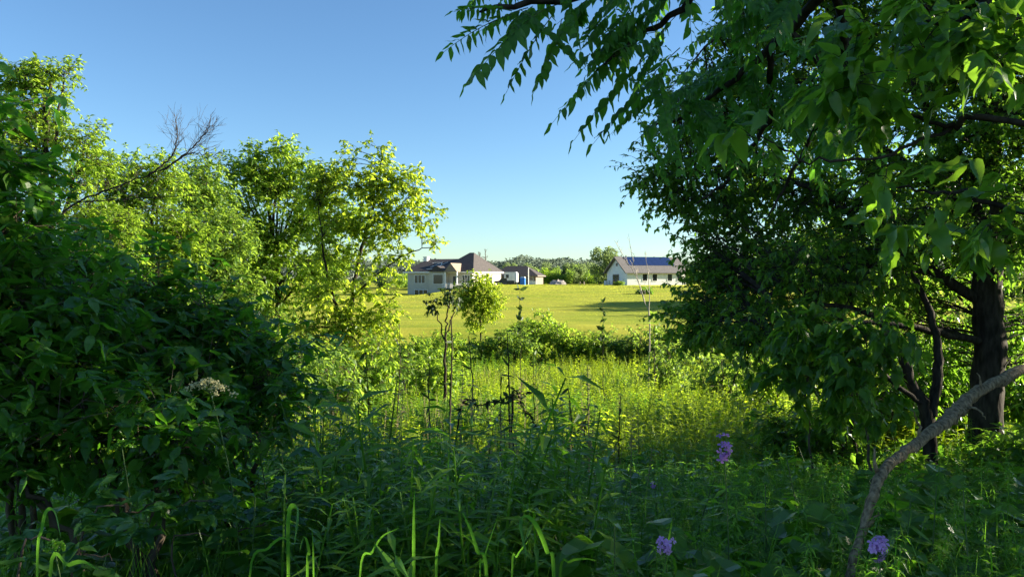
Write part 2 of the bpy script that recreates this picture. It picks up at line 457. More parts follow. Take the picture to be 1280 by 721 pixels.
def tree(name, label, cat, base, limbs, blobs, clumps, twigs, leaves, leafL, tm, lmat, bmat, clump_r,
         group=None, nparts=0, part_tms=None, droop=.35, upn=1.0, twig_r=.005, limb_sides=7, jit=.08, branch_r=.015,
         flat=.8, shell=.35, crown='crown', lsd=.28, minpx=8, wob=.02, leafW=1.0, lift=.15, limb_name='limb', reach=None):
    """base: root point; limbs: [(points, r0, r1)]; blobs: [(centre, (rx, ry, rz), weight)]"""
    root = thing(name, label, cat, base, group)
    base = np.array(root.location)
    nodes = []
    for i, (pts, r0, r1) in enumerate(limbs):
        ln = smooth_line(pts, 7, wob)
        rr = np.linspace(r0, r1, len(ln))
        if i == 0: rr[:4] *= np.array([1.35, 1.18, 1.07, 1.02])
        Vt, Tt = tubes(ln, rr, limb_sides, jit)
        link('trunk' if i == 0 else limb_name, mk(Vt, Tt, bmat, smooth=True, org=base), root)
        nodes.append(ln[len(ln) // 4:] if i == 0 else ln[2:])
    nodes = np.concatenate(nodes)
    c = np.array([b[0] for b in blobs], float); r = np.array([b[1] for b in blobs], float)
    w = np.array([b[2] if len(b) > 2 else 1 for b in blobs]) * np.prod(r, axis=1) ** .6
    bi = R.choice(len(blobs), clumps, p=w / w.sum())
    C = c[bi] + unit(clumps) * r[bi] * (shell + (1 - shell) * R.random((clumps, 1)) ** .5)
    # branchlets from the limbs to the clumps
    d = np.linalg.norm(C[:, None] - nodes[None], axis=2) + .6 * np.maximum(0, nodes[None, :, 2] - C[:, None, 2])
    S = nodes[np.argmin(d, 1)]
    mid = (S + C) / 2 + np.stack([np.zeros(clumps), np.zeros(clumps), lift * np.linalg.norm(C - S, axis=1)], -1) + R.normal(0, .06, (clumps, 3)) * np.linalg.norm(C - S, axis=1, keepdims=True)
    t = np.linspace(0, 1, 7)[None, :, None]
    B = (1 - t) ** 2 * S[:, None] + 2 * t * (1 - t) * mid[:, None] + t * t * C[:, None]
    BR = np.linspace(1, .4, 7)[None] * branch_r * np.clip(np.linalg.norm(C - S, axis=1), .3, 2.2)[:, None]
    parts = [tubes(B, BR, 4)]
    # twigs
    m = clumps * twigs
    ci = np.repeat(np.arange(clumps), twigs)
    off = np.clip(R.normal(0, 1, (m, 3)), -1.7, 1.7) * clump_r * np.array([1, 1, flat])
    E = C[ci] + off
    bt = R.integers(3, 7, m)
    S2 = B[ci, bt]
    t = np.linspace(0, 1, 5)[None, :, None]
    ln2 = np.linalg.norm(E - S2, axis=1)
    mid2 = (S2 + E) / 2 + np.stack([0 * ln2, 0 * ln2, .18 * ln2], -1)
    TW = (1 - t) ** 2 * S2[:, None] + 2 * t * (1 - t) * mid2[:, None] + t * t * E[:, None]
    parts.append(tubes(TW, np.linspace(1, .35, 5)[None] * twig_r * np.ones((m, 1)), 3))
    Vb, Tb, rb = join([(a, b, 0) for a, b in parts])
    link('twigs', mk(Vb, Tb, bmat, org=base), root, 'stuff')
    # leaves
    n = m * leaves
    ti = np.repeat(np.arange(m), leaves)
    u = .2 + .8 * np.sqrt(R.random(n)); seg = np.minimum((u * 4).astype(int), 3); fr = (u * 4 - seg)[:, None]
    P = TW[ti, seg] * (1 - fr) + TW[ti, seg + 1] * fr
    tan = TW[ti, seg + 1] - TW[ti, seg]; tan /= np.linalg.norm(tan, axis=1, keepdims=True) + 1e-9
    f = .45 * tan + .85 * unit(n) * np.array([1, 1, .5]) + np.array([0, 0, -droop])
    nn = np.array([0, 0, upn]) + .55 * unit(n)
    L = leafL * np.clip(1 + lsd * R.normal(size=n), .5, 1.6)
    # tone drifts from clump to clump
    rn = np.clip(.5 + .22 * R.normal(size=clumps)[ci][ti] + .22 * R.normal(size=n), 0, .999)
    keep = np.ones(n, bool)
    if nparts:
        k = pick_parts(P, L, nparts, minpx)
        keep[k] = False
        leaf_parts(root, 'leaf', part_tms or [tm], lmat, P[k], f[k], nn[k], L[k], L[k] * leafW)
    Vl, Tl, rl = scatter(tm, P[keep], f[keep], nn[keep], L[keep], L[keep] * leafW, rn[keep])
    link(crown, mk(Vl, Tl, lmat, rl, org=base), root, 'stuff')
    return root

def blob(px, py, D, rpx, k=1.0, w=1.0, dy=None):
    r = rpx / FPX * D
    return (at(px, py, D), (r, (dy if dy else r), r * k), w)

def copy_tree(o, parent=None):
    c = o.copy(); COL.objects.link(c)
    if parent is not None: c.parent = parent
    for ch in list(o.children): copy_tree(ch, c)
    return c

exec_order = []
# ================================================================== LARGE STRUCTURE: houses
class Mesh:
    def __init__(s, frame=None): s.V = []; s.T = []; s.f = frame
    def pt(s, p): return tuple(s.f(*p)) if s.f else tuple(p)
    def poly(s, pts):
        o = len(s.V); s.V += [s.pt(p) for p in pts]; s.T += quads([list(range(o, o + len(pts)))])
    def box(s, a, b):
        (x0, y0, z0), (x1, y1, z1) = a, b
        c = [(x0, y0, z0), (x1, y0, z0), (x1, y1, z0), (x0, y1, z0), (x0, y0, z1), (x1, y0, z1), (x1, y1, z1), (x0, y1, z1)]
        o = len(s.V); s.V += [s.pt(p) for p in c]
        s.T += [(i + o, j + o, k + o) for i, j, k in quads([(0, 3, 2, 1), (4, 5, 6, 7), (0, 1, 5, 4), (1, 2, 6, 5), (2, 3, 7, 6), (3, 0, 4, 7)])]
    def solid(s, verts, faces):
        o = len(s.V); s.V += [s.pt(p) for p in verts]
        s.T += [(i + o, j + o, k + o) for i, j, k in quads(faces)]
    def build(s, name, mat, root, smooth=False):
        return link(name, mk(s.V, s.T, mat, org=np.array(root.location), smooth=smooth), root)

def frame_of(origin, ang):
    ca, sa = math.cos(ang), math.sin(ang)
    def f(l, d, z): return (origin[0] + l * ca - d * sa, origin[1] + l * sa + d * ca, z)
    return f

def hip(m, l0, l1, d0, d1, z0, z1, rl0, rl1, th=.25):
    dm = (d0 + d1) / 2
    v = [(l0, d0, z0), (l1, d0, z0), (l1, d1, z0), (l0, d1, z0), (rl0, dm, z1), (rl1, dm, z1),
         (l0, d0, z0 - th), (l1, d0, z0 - th), (l1, d1, z0 - th), (l0, d1, z0 - th)]
    m.solid(v, [(0, 1, 5, 4), (1, 2, 5), (2, 3, 4, 5), (3, 0, 4)])
    return v

def eave(m, l0, l1, d0, d1, z0, th=.28):
    m.box((l0 + .01, d0 + .01, z0 - th), (l1 - .01, d1 - .01, z0 - .012))

def window(f, root, l0, l1, z0, z1, d, split=1):
    w = Mesh(f); t = .09
    w.box((l0 - t, d - .05, z1), (l1 + t, d + .06, z1 + t)); w.box((l0 - t, d - .07, z0 - t), (l1 + t, d + .06, z0))
    w.box((l0 - t, d - .045, z0), (l0, d + .06, z1)); w.box((l1, d - .045, z0), (l1 + t, d + .06, z1))
    for k in range(1, split):
        x = l0 + (l1 - l0) * k / split; w.box((x - .05, d - .04, z0), (x + .05, d + .05, z1))
    fr = w.build('window', M['trim'], root)
    for k in range(split):
        a = l0 + (l1 - l0) * k / split + (.05 if k else 0); b = l0 + (l1 - l0) * (k + 1) / split - (.05 if k < split - 1 else 0)
        g = Mesh(f); g.box((a, d - .012, z0), (b, d + .03, z1))
        link('pane', mk(g.V, g.T, M['glass'], org=np.array(root.location)), fr)

def main_house():
    A = at(591, 348, 150); ang = rad(-21.7)
    f0 = frame_of((A[0], A[1]), ang)
    f = lambda l, d, z: f0(-l, d, z)                 # l runs left along the front, d into depth
    root = thing('house', 'large cream house with dark shingle roof and tall peak, garden side facing the lawn', 'house', (A[0], A[1], -0.3))
    ev, pk, rd = 3.1, 7.2, 5.9
    m = Mesh(f); m.box((.3, .4, -2.6), (15.3, 15.6, ev - .2)); m.build('wall', M['siding_cream'], root)
    m = Mesh(f); m.box((5.7, -.75, -2.6), (9.6, .5, ev - .25)); m.build('bay_wall', M['siding_cream'], root)
    m = Mesh(f); hip(m, -.2, 8.4, -.2, 16.2, ev, pk, 3.4, 4.4); m.build('roof', M['roof_dark'], root)
    m = Mesh(f); hip(m, 5.5, 16.1, -.15, 16.15, ev - .02, rd, 5.5, 14.6); m.build('roof', M['roof_dark'], root)
    m = Mesh(f); eave(m, -.2, 16.1, -.2, 16.2, ev - .02); m.build('fascia', M['trim'], root)
    # tan sun-facing gable over the bay
    m = Mesh(f)
    m.solid([(5.4, -1.05, ev - .05), (9.9, -1.05, ev - .05), (7.65, -1.05, ev + 1.15), (5.4, 4.6, ev - .05), (9.9, 4.6, ev - .05), (7.65, 4.6, ev + 1.15)],
            [(0, 2, 5, 3), (1, 4, 5, 2), (0, 1, 2)])
    m.build('bay_roof', M['roof_dark'], root)
    m = Mesh(f)
    m.solid([(2.6, -1.9, ev - .1), (5.6, -1.9, ev - .1), (4.1, -1.9, ev + 1.7), (2.6, 4.2, ev - .1), (5.6, 4.2, ev - .1), (4.1, 4.2, ev + 1.7)],
            [(0, 2, 5, 3), (1, 4, 5, 2), (0, 1, 2)])
    m.build('porch_roof', M['roof_tan'], root)
    for l in (2.8, 5.4):
        m = Mesh(f); m.box((l - .12, -1.75, -.4), (l + .12, -1.5, ev - .12)); m.build('porch_post', M['trim'], root)
    m = Mesh(f); m.box((9.7, .25, -2.6), (10.0, .45, ev - .3)); m.build('corner_board', M['trim'], root)
    window(f, root, 6.4, 8.6, .55, 2.45, -.75)
    window(f, root, .9, 2.5, .7, 2.3, .4, 3)
    window(f, root, 11.2, 13.6, .7, 2.3, .4, 3)
    window(f, root, 10.6, 13.6, -2.1, -.75, .4, 3)
    m = Mesh(f); m.box((3.6, .33, -.2), (4.6, .42, 2.1)); dr = m.build('door', M['dark_metal'], root)
    m = Mesh(f); m.box((3.66, .22, .95), (3.74, .33, 1.05)); link('handle', mk(m.V, m.T, M['trim'], org=np.array(root.location)), dr)
    m = Mesh(f); m.box((.2, -2.6, -.42), (5.6, .4, -.25)); dk = m.build('deck', M['deck_wood'], root)
    m = Mesh(f)
    m.box((.2, -2.6, .6), (5.6, -2.52, .68))
    for k in range(28): m.box((.22 + k * .197, -2.58, -.25), (.26 + k * .197, -2.54, .6))
    rl = link('railing', mk(m.V, m.T, M['trim'], org=np.array(root.location)), dk); rl['kind'] = 'stuff'
    for l in (.4, 2.9, 5.4):
        m = Mesh(f); m.box((l - .08, -2.5, -2.4), (l + .08, -2.34, -.42)); link('deck_post', mk(m.V, m.T, M['trim'], org=np.array(root.location)), dk)
    m = Mesh(f); m.box((14.0, 6.6, 4.6), (14.9, 7.6, 6.3)); ch = m.build('chimney', M['trim'], root)
    m = Mesh(f); m.box((13.9, 6.5, 6.3), (15.0, 7.7, 6.42)); link('chimney_cap', mk(m.V, m.T, M['trim'], org=np.array(root.location)), ch)
    # pale looped line lying on the front roof slope
    slope = (rd - ev) / 8.15
    for (c0, c1, r, a0, a1) in ((10.7, 3.2, 1.7, .9, 5.0), (5.9, 3.2, 1.6, -2.2, 2.0)):
        th = np.linspace(a0, a1, 26)
        pts = [f(c0 + r * math.cos(t), c1 + 1.25 * r * math.sin(t), ev + .1 + slope * (c1 + 1.25 * r * math.sin(t) + .15)) for t in th]
        Vt, Tt = tubes(np.array(pts), np.full(26, .06), 4)
        link('light_string', mk(Vt, Tt, M['trim'], org=np.array(root.location)), root)
    for (a, b) in (((9.9, 1.4), (8.4, 5.6)), ((10.9, 2.2), (9.6, 5.4))):
        pts = np.array([f(*a, ev + .12 + slope * (a[1] + .15)), f(*b, ev + .12 + slope * (b[1] + .15))])
        Vt, Tt = tubes(pts, np.full(2, .05), 4)
        link('light_string', mk(Vt, Tt, M['trim'], org=np.array(root.location)), root)

def second_house():
    o = at(671, 348, 176); f0 = frame_of((o[0], o[1]), rad(-14)); f = lambda l, d, z: f0(-l, d, z)
    g = float(H(o[0], o[1])) - .3
    root = thing('garage', 'low brown outbuilding with a dark hipped roof behind the cream house', 'garage', (o[0], o[1], g))
    m = Mesh(f); m.box((.3, .3, g), (10.5, 9, 2.35)); m.build('wall', M['siding_brown'], root)
    m = Mesh(f); hip(m, -.3, 11, -.3, 9.5, 2.4, 4.75, 3.6, 8.5); m.build('roof', M['roof_dark'], root)
    m = Mesh(f); eave(m, -.3, 11, -.3, 9.5, 2.4); m.build('fascia', M['siding_brown'], root)
    m = Mesh(f); m.box((.25, .2, g), (1.9, .32, 1.05)); m.build('skirting', M['siding_white'], root)
    m = Mesh(f); m.box((3.2, .22, g), (6.0, .34, 2.0)); m.build('door', M['dark_metal'], root)
    window(f, root, 1.0, 2.0, 1.2, 1.9, .3)

def barn():
    C = at(784, 348, 143); ang = rad(20)
    f = frame_of((C[0], C[1]), ang); g = -.35
    root = thing('barn', 'white sided barn with tan roof carrying blue solar panels', 'barn', (C[0], C[1], g))
    L, W, ev, pk = 13.2, 8.4, 3.15, 6.0
    m = Mesh(f)
    m.solid([(0, 0, g), (L, 0, g), (L, W, g), (0, W, g), (0, 0, ev), (L, 0, ev), (L, W, ev), (0, W, ev), (0, W / 2, pk - .15), (L, W / 2, pk - .15)],
            [(0, 1, 5, 4), (2, 3, 7, 6), (3, 0, 4, 8, 7), (1, 2, 6, 9, 5)])
    m.build('wall', M['siding_white'], root)
    sl_ = (pk - ev) / (W / 2)
    o = .55
    for s in (0, 1):
        m = Mesh(f)
        d0, d1 = (-o, W / 2) if s == 0 else (W + o, W / 2)
        z0 = ev - sl_ * o
        m.solid([(-.6, d0, z0), (L + .6, d0, z0), (L + .6, d1, pk), (-.6, d1, pk), (-.6, d0, z0 - .18), (L + .6, d0, z0 - .18), (L + .6, d1, pk - .18), (-.6, d1, pk - .18)],
                [(0, 1, 2, 3), (7, 6, 5, 4), (0, 4, 5, 1), (1, 5, 6, 2), (3, 7, 4, 0)])
        m.build('roof', M['roof_weathered'], root)
    # pale rake boards on the gable
    for s in (0, 1):
        m = Mesh(f); d0 = -o if s == 0 else W + o; z0 = ev - sl_ * o
        m.solid([(-.66, d0, z0 - .26), (-.66, d0, z0 + .02), (-.66, W / 2, pk + .02), (-.66, W / 2, pk - .26), (-.605, d0, z0 - .26), (-.605, d0, z0 + .02), (-.605, W / 2, pk + .02), (-.605, W / 2, pk - .26)],
                [(0, 1, 2, 3), (7, 6, 5, 4), (1, 5, 6, 2), (0, 3, 7, 4), (0, 4, 5, 1)])
        m.build('rake_board', M['siding_brown'], root)
    # solar array: two rows of panels 10 cm proud of the slope
    sol = []
    for row in range(2):
        for k in range(9):
            l0 = 1.3 + k * 1.15; a = 1.55 + row * 1.25; b = a + 1.235
            m = Mesh(f); h = .1
            za, zb = ev + sl_ * a, ev + sl_ * b
            m.solid([(l0, a, za + h), (l0 + 1.12, a, za + h), (l0 + 1.12, b, zb + h), (l0, b, zb + h), (l0, a, za + .05), (l0 + 1.12, a, za + .05), (l0 + 1.12, b, zb + .05), (l0, b, zb + .05)],
                    [(0, 1, 2, 3), (0, 4, 5, 1), (1, 5, 6, 2), (2, 6, 7, 3), (3, 7, 4, 0)])
            m.build('solar_panel', M['solar'], root)
    # gable wall faces -l: door of glazed sliding leaves
    fg = lambda d, e, z: f(e, W - d, z)
    for k, (a, b) in enumerate(((2.6, 3.8), (3.9, 5.1))):
        m = Mesh(fg); m.box((a, -.09, .2), (b, .02, 2.5)); dr = m.build('door', M['siding_brown'], root)
        for q in range(2):
            m = Mesh(fg); z0 = .45 + q * 1.0; m.box((a + .12, -.12, z0), (b - .12, -.092, z0 + .85))
            link('pane', mk(m.V, m.T, M['glass'], org=np.array(root.location)), dr)
    m = Mesh(fg); m.box((3.9, -.08, 4.1), (4.5, .02, 4.7)); m.build('vent', M['dark_metal'], root)
    for l in (3.4, 5.6, 9.0, 11.2):
        window(f, root, l, l + 1.0, 1.2, 2.5, 0.0)

main_house(); second_house(); barn()

# ---------------------------------------------------------------- things in the far yard
def camper():
    o = at(646, 348, 158); g = float(H(o[0], o[1])); f0 = frame_of((o[0], o[1]), rad(-8)); f = lambda l, d, z: f0(-l, d, z)
    root = thing('camper', 'white camper trailer parked beside the cream house', 'camper', (o[0], o[1], g))
    g += .1
    m = Mesh(f)
    prof = [(0, .5), (2.6, .5), (2.75, 1.0), (2.75, 2.2), (2.45, 2.65), (.25, 2.65), (0, 2.4)]
    v = [(l, 0, g + z) for l, z in prof] + [(l, 2.3, g + z) for l, z in prof]
    n = len(prof)
    m.solid(v, [tuple(range(n)), tuple(range(2 * n - 1, n - 1, -1))] + [(i, i + n, (i + 1) % n + n, (i + 1) % n) for i in range(n)])
    m.build('body', M['siding_white'], root)
    m = Mesh(f); m.box((1.75, -.03, g + 1.35), (2.35, .01, g + 2.1)); m.build('window', M['glass'], root)
    m = Mesh(f); m.box((.35, -.03, g + .7), (.95, .01, g + 2.2)); m.build('door', M['trim'], root)
    for l in (.8, 1.9):
        c = np.array(f(l, .05, g + .35)); ax = np.array(f(l, .3, g + .35)) - c
        Vt, Tt = tubes(np.array([c, c + ax * .01, c + ax * .99, c + ax]), np.array([.05, .36, .36, .05]), 14)
        link('wheel', mk(Vt, Tt, M['dark_metal'], org=np.array(root.location)), root)

def pickup():
    o = at(643, 348, 152); g = float(H(o[0], o[1])) + .05; f0 = frame_of((o[0], o[1]), rad(-3)); f = lambda l, d, z: f0(-l, d, z)
    root = thing('pickup', 'dark pickup truck parked in front of the white camper', 'pickup', (o[0], o[1], g))
    def ext(name, prof, w0, w1, mat, par=None):
        n = len(prof); m = Mesh(f)
        m.solid([(l, w0, g + z) for l, z in prof] + [(l, w1, g + z) for l, z in prof],
                [tuple(range(n)), tuple(range(2 * n - 1, n - 1, -1))] + [(i, i + n, (i + 1) % n + n, (i + 1) % n) for i in range(n)])
        return link(name, mk(m.V, m.T, mat, org=np.array(root.location)), par or root)
    ext('body', [(0, .35), (4.2, .35), (4.2, .78), (3.2, .86), (0, .86)], 0, 1.7, M['dark_metal'])
    cb = ext('cab', [(1.5, .85), (3.2, .85), (2.75, 1.35), (1.6, 1.35)], .1, 1.6, M['dark_metal'])
    ext('side_window', [(1.75, .92), (2.85, .92), (2.6, 1.28), (1.75, 1.28)], .07, .12, M['glass'], cb)
    for l in (.8, 3.4):
        c = np.array(f(l, -.06, g + .33)); ax = np.array(f(l, .16, g + .33)) - c
        Vt, Tt = tubes(np.array([c, c + ax * .01, c + ax * .99, c + ax]), np.array([.05, .33, .33, .05]), 14)
        link('wheel', mk(Vt, Tt, M['dark_metal'], org=np.array(root.location)), root)

def portable_toilet():
    o = at(653, 348, 155); g = float(H(o[0], o[1])); f = frame_of((o[0], o[1]), rad(-12))
    root = thing('portable_toilet', 'bright blue portable toilet cabin at the lawn edge', 'portable toilet', (o[0], o[1], g))
    m = Mesh(f); m.box((-.5, 0, g), (.5, 1.0, g + 1.5)); m.build('cabin', M['blue'], root)
    m = Mesh(f); m.solid([(-.56, -.06, g + 1.5), (.56, -.06, g + 1.5), (.56, 1.06, g + 1.5), (-.56, 1.06, g + 1.5), (-.35, .2, g + 1.72), (.35, .2, g + 1.72), (.35, .85, g + 1.72), (-.35, .85, g + 1.72)],
                         [(0, 1, 5, 4), (1, 2, 6, 5), (2, 3, 7, 6), (3, 0, 4, 7), (4, 5, 6, 7)])
    m.build('roof', M['trim'], root)
    m = Mesh(f); m.box((-.36, -.04, g + .08), (.36, .005, g + 1.4)); m.build('door', M['blue'], root)

def pole_post(name, label, cat, px, D, py_top, r, mat):
    g = gx(px, D); top = at(px, py_top, D)
    root = thing(name, label, cat, g)
    Vt, Tt = tubes(np.array([g - (0, 0, .2), g + (0, 0, .1), (g[0], g[1], top[2] - .02), (g[0], g[1], top[2])]), np.array([r * 1.1, r, r * .85, r * .3]), 8)
    link('pole', mk(Vt, Tt, mat, org=g), root)
    Vt, Tt = tubes(np.array([(g[0], g[1], top[2] - .25), (g[0], g[1], top[2] - .15)]), np.array([r * 1.6, r * 1.6]), 8)
    link('collar', mk(Vt, Tt, mat, org=g), root)

def rock(name, label, p, s, sz, cat='rock', mat='rock', group=None, n=7):
    V = []; T = []
    nu, nv = 10, 6
    for j in range(nv + 1):
        for i in range(nu):
            a = i / nu * 2 * math.pi; b = j / nv * math.pi
            k = 1 + .16 * R.normal()
            V.append((s * k * math.cos(a) * math.sin(b), s * .8 * k * math.sin(a) * math.sin(b), sz * k * math.cos(b)))
    for j in range(nv):
        for i in range(nu):
            i2 = (i + 1) % nu
            T += quads([(j * nu + i, j * nu + i2, (j + 1) * nu + i2, (j + 1) * nu + i)])
    o = link(name, mk(np.array(V), T, M[mat])); o.location = tuple(p)
    return tag(o, label, cat, group)

camper(); pickup(); portable_toilet()
pole_post('utility_pole', 'pale slim pole standing right of the blue toilet', 'pole', 660.5, 157, 334.5, .1, M['trim'])
rock('dirt_mound', 'grey brown heap of rubble on the far lawn edge', gx(698, 160, .1), 2.1, .95, 'mound')
for px, c in ((725, 'left of the two pale posts beyond the rubble heap'), (730, 'right of the two pale posts beyond the rubble heap')):
    pole_post('fence_post', c, 'post', px, 158, 352, .12, M['deck_wood'])
for px, c in ((757, 'white barrel beside the barn gable, nearer the trees'), (761, 'white barrel beside the barn gable, nearer the wall')):
    p = gx(px, 148)
    root = thing('barrel', c, 'barrel', p)
    Vt, Tt = tubes(np.array([p + (0, 0, z) for z in (0, .02, .3, .6, .85, .87)]), np.array([.05, .27, .3, .3, .27, .05]), 10)
    link('body', mk(Vt, Tt, M['trim'], org=p), root)
    Vt, Tt = tubes(np.array([p + (0, 0, .86), p + (0, 0, .9)]), np.array([.28, .28]), 10)
    link('lid', mk(Vt, Tt, M['trim'], org=p), root)

# ================================================================== FAR TREES
def far_tree_proto(name, hgt, wid, nleaf, lmat, leaf=.55, narrow=1.0):
    root = thing(name, 'x', 'tree', (0, 0, 0))
    Vt, Tt = tubes(smooth_line([(0, 0, -.3), (.1, .05, hgt * .3), (-.1, 0, hgt * .65), (0, 0, hgt * .9)], 3), np.linspace(hgt * .03, .04, 10), 6)
    link('trunk', mk(Vt, Tt, M['bark'], smooth=True), root)
    nb = 11
    wid = wid * 1.35
    c = np.stack([R.normal(0, wid * .24, nb), R.normal(0, wid * .24, nb), R.uniform(hgt * .15, hgt * .85, nb)], -1)
    r = R.uniform(.16, .27, nb) * wid
    bi = R.choice(nb, nleaf, p=r ** 2 / (r ** 2).sum())
    P = c[bi] + unit(nleaf) * r[bi, None] * (.55 + .45 * R.random((nleaf, 1))) * np.array([1, 1, 1.05 * narrow])
    P[:, 2] = np.clip(P[:, 2], .1, None)
    rn = np.clip(.5 + .25 * R.normal(size=nb)[bi] + .2 * R.normal(size=nleaf), 0, .999)
    V_, T_, r_ = scatter(CARD, P, unit(nleaf) + (0, 0, -.2), unit(nleaf) + (0, 0, .6), leaf * R.uniform(.6, 1.4, nleaf), rnd=rn)
    link('crown', mk(V_, T_, lmat, r_), root, 'stuff')
    return root

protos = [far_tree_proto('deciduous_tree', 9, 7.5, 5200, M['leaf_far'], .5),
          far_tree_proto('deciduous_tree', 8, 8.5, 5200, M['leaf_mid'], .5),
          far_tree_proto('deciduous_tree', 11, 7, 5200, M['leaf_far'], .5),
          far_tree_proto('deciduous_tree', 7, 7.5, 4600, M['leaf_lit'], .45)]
used = [False] * len(protos)
def place_far(k, px, D, s, label, group=None, rz=None, x=None):
    o = protos[k] if not used[k] else copy_tree(protos[k]); used[k] = True
    p = gx(px, D) if x is None else np.array((x, D, float(H(x, D))))
    o.location = tuple(p - (0, 0, .1)); o.scale = (s, s, s); o.rotation_euler = (0, 0, R.uniform(0, 6.28) if rz is None else rz)
    o['label'] = label
    if group: o['group'] = group
    elif 'group' in o: del o['group']
    return o
TL = 'trees along the far edge of the lawn'
ordn = ['first', 'second', 'third', 'fourth', 'fifth', 'sixth', 'seventh', 'eighth', 'ninth', 'tenth', 'eleventh', 'twelfth', 'thirteenth', 'fourteenth']
tl = [(636, 205, .95, 2), (650, 215, .95, 1), (664, 205, .9, 0), (677, 198, .85, 3), (688, 206, .95, 0), (699, 196, .8, 1), (710, 204, .95, 2), (720, 196, .85, 0), (731, 200, .9, 1), (741, 206, .95, 0), (752, 194, .8, 3), (760, 205, .8, 2)]
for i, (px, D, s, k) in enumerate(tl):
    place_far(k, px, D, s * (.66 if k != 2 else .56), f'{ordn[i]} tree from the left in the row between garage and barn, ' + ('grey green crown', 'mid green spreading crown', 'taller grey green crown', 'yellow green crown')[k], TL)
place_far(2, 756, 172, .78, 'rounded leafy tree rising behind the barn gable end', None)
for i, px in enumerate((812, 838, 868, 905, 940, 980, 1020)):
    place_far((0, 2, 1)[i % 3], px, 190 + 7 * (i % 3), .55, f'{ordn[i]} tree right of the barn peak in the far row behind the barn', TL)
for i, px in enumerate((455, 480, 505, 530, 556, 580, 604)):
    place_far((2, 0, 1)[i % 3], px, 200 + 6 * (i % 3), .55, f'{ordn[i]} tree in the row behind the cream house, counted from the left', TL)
# a far-off wood that reads as one mass, bluish haze put into its leaf colour
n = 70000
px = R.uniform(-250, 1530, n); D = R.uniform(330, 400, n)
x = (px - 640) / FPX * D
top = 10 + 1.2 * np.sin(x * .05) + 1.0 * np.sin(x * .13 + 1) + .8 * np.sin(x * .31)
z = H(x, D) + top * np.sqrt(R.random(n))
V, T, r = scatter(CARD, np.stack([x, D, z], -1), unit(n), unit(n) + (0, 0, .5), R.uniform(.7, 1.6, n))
tag(link('far_wood', mk(V, T, M['leaf_back_hazed'], r)), 'distant wood with bluish haze in its colour, closing the horizon beyond the lawn', 'wood', kind='stuff')

# ================================================================== LAWN TUFTS
n = 260000
D = 41.5 + 120 * R.random(n) ** 1.3; px = R.uniform(380, 1330, n)
x = (px - 640) / FPX * D
P = np.stack([x, D, H(x, D) + .0], -1)
a = R.uniform(0, 6.28, n)
f = np.stack([.5 * np.cos(a), .5 * np.sin(a), np.ones(n)], -1); nn = np.stack([np.sin(a * 7), np.cos(a * 7), np.zeros(n)], -1)
tuft = (np.array([(-.5, 0, 0), (.5, 0, 0), (0, 1, .1)]), np.array([(0, 1, 2)]))
patch = .5 + .25 * np.sin(x * .35 + 2 * np.sin(D * .1)) + .2 * np.sin(D * .9 + x * .1)
V, T, r = scatter(tuft, P, f, nn, R.uniform(.012, .03, n) * (.6 + D / 90), R.uniform(.06, .12, n) * (.5 + D / 90), np.clip(patch * .7 + .15 * R.random(n), 0, .999))
tag(link('lawn_grass', mk(V, T, M['lawn_blade'], r)), 'sunlit mown grass covering the wide lawn', 'grass', kind='stuff')

# ================================================================== MID TREES (left, sunlit)
def up(px, D, py, dx=0):
    return at(px, py, D)

g = gx(432, 22)
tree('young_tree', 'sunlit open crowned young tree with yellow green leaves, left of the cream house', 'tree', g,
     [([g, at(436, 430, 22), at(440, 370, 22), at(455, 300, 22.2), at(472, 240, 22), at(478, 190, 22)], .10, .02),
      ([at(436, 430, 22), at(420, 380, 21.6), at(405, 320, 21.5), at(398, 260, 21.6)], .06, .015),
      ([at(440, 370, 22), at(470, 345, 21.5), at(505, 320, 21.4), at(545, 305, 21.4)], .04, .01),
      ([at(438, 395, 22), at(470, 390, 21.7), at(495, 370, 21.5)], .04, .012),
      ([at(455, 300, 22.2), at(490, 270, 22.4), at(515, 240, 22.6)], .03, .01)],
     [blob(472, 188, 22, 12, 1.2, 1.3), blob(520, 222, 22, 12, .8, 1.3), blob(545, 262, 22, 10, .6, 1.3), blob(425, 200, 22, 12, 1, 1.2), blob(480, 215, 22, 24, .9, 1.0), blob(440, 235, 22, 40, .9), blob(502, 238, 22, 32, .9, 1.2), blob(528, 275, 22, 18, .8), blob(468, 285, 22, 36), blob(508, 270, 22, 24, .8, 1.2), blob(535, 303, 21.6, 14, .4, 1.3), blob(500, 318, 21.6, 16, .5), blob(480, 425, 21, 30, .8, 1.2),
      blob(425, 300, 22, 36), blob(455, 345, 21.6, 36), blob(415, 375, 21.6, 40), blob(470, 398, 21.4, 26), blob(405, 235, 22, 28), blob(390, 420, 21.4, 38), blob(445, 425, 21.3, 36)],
     235, 8, 9, .13, LOWLEAF, M['leaf_yellow'], M['bark'], .26, lift=.25, branch_r=.012, droop=.15, upn=.8, leafW=1.15, shell=.25)

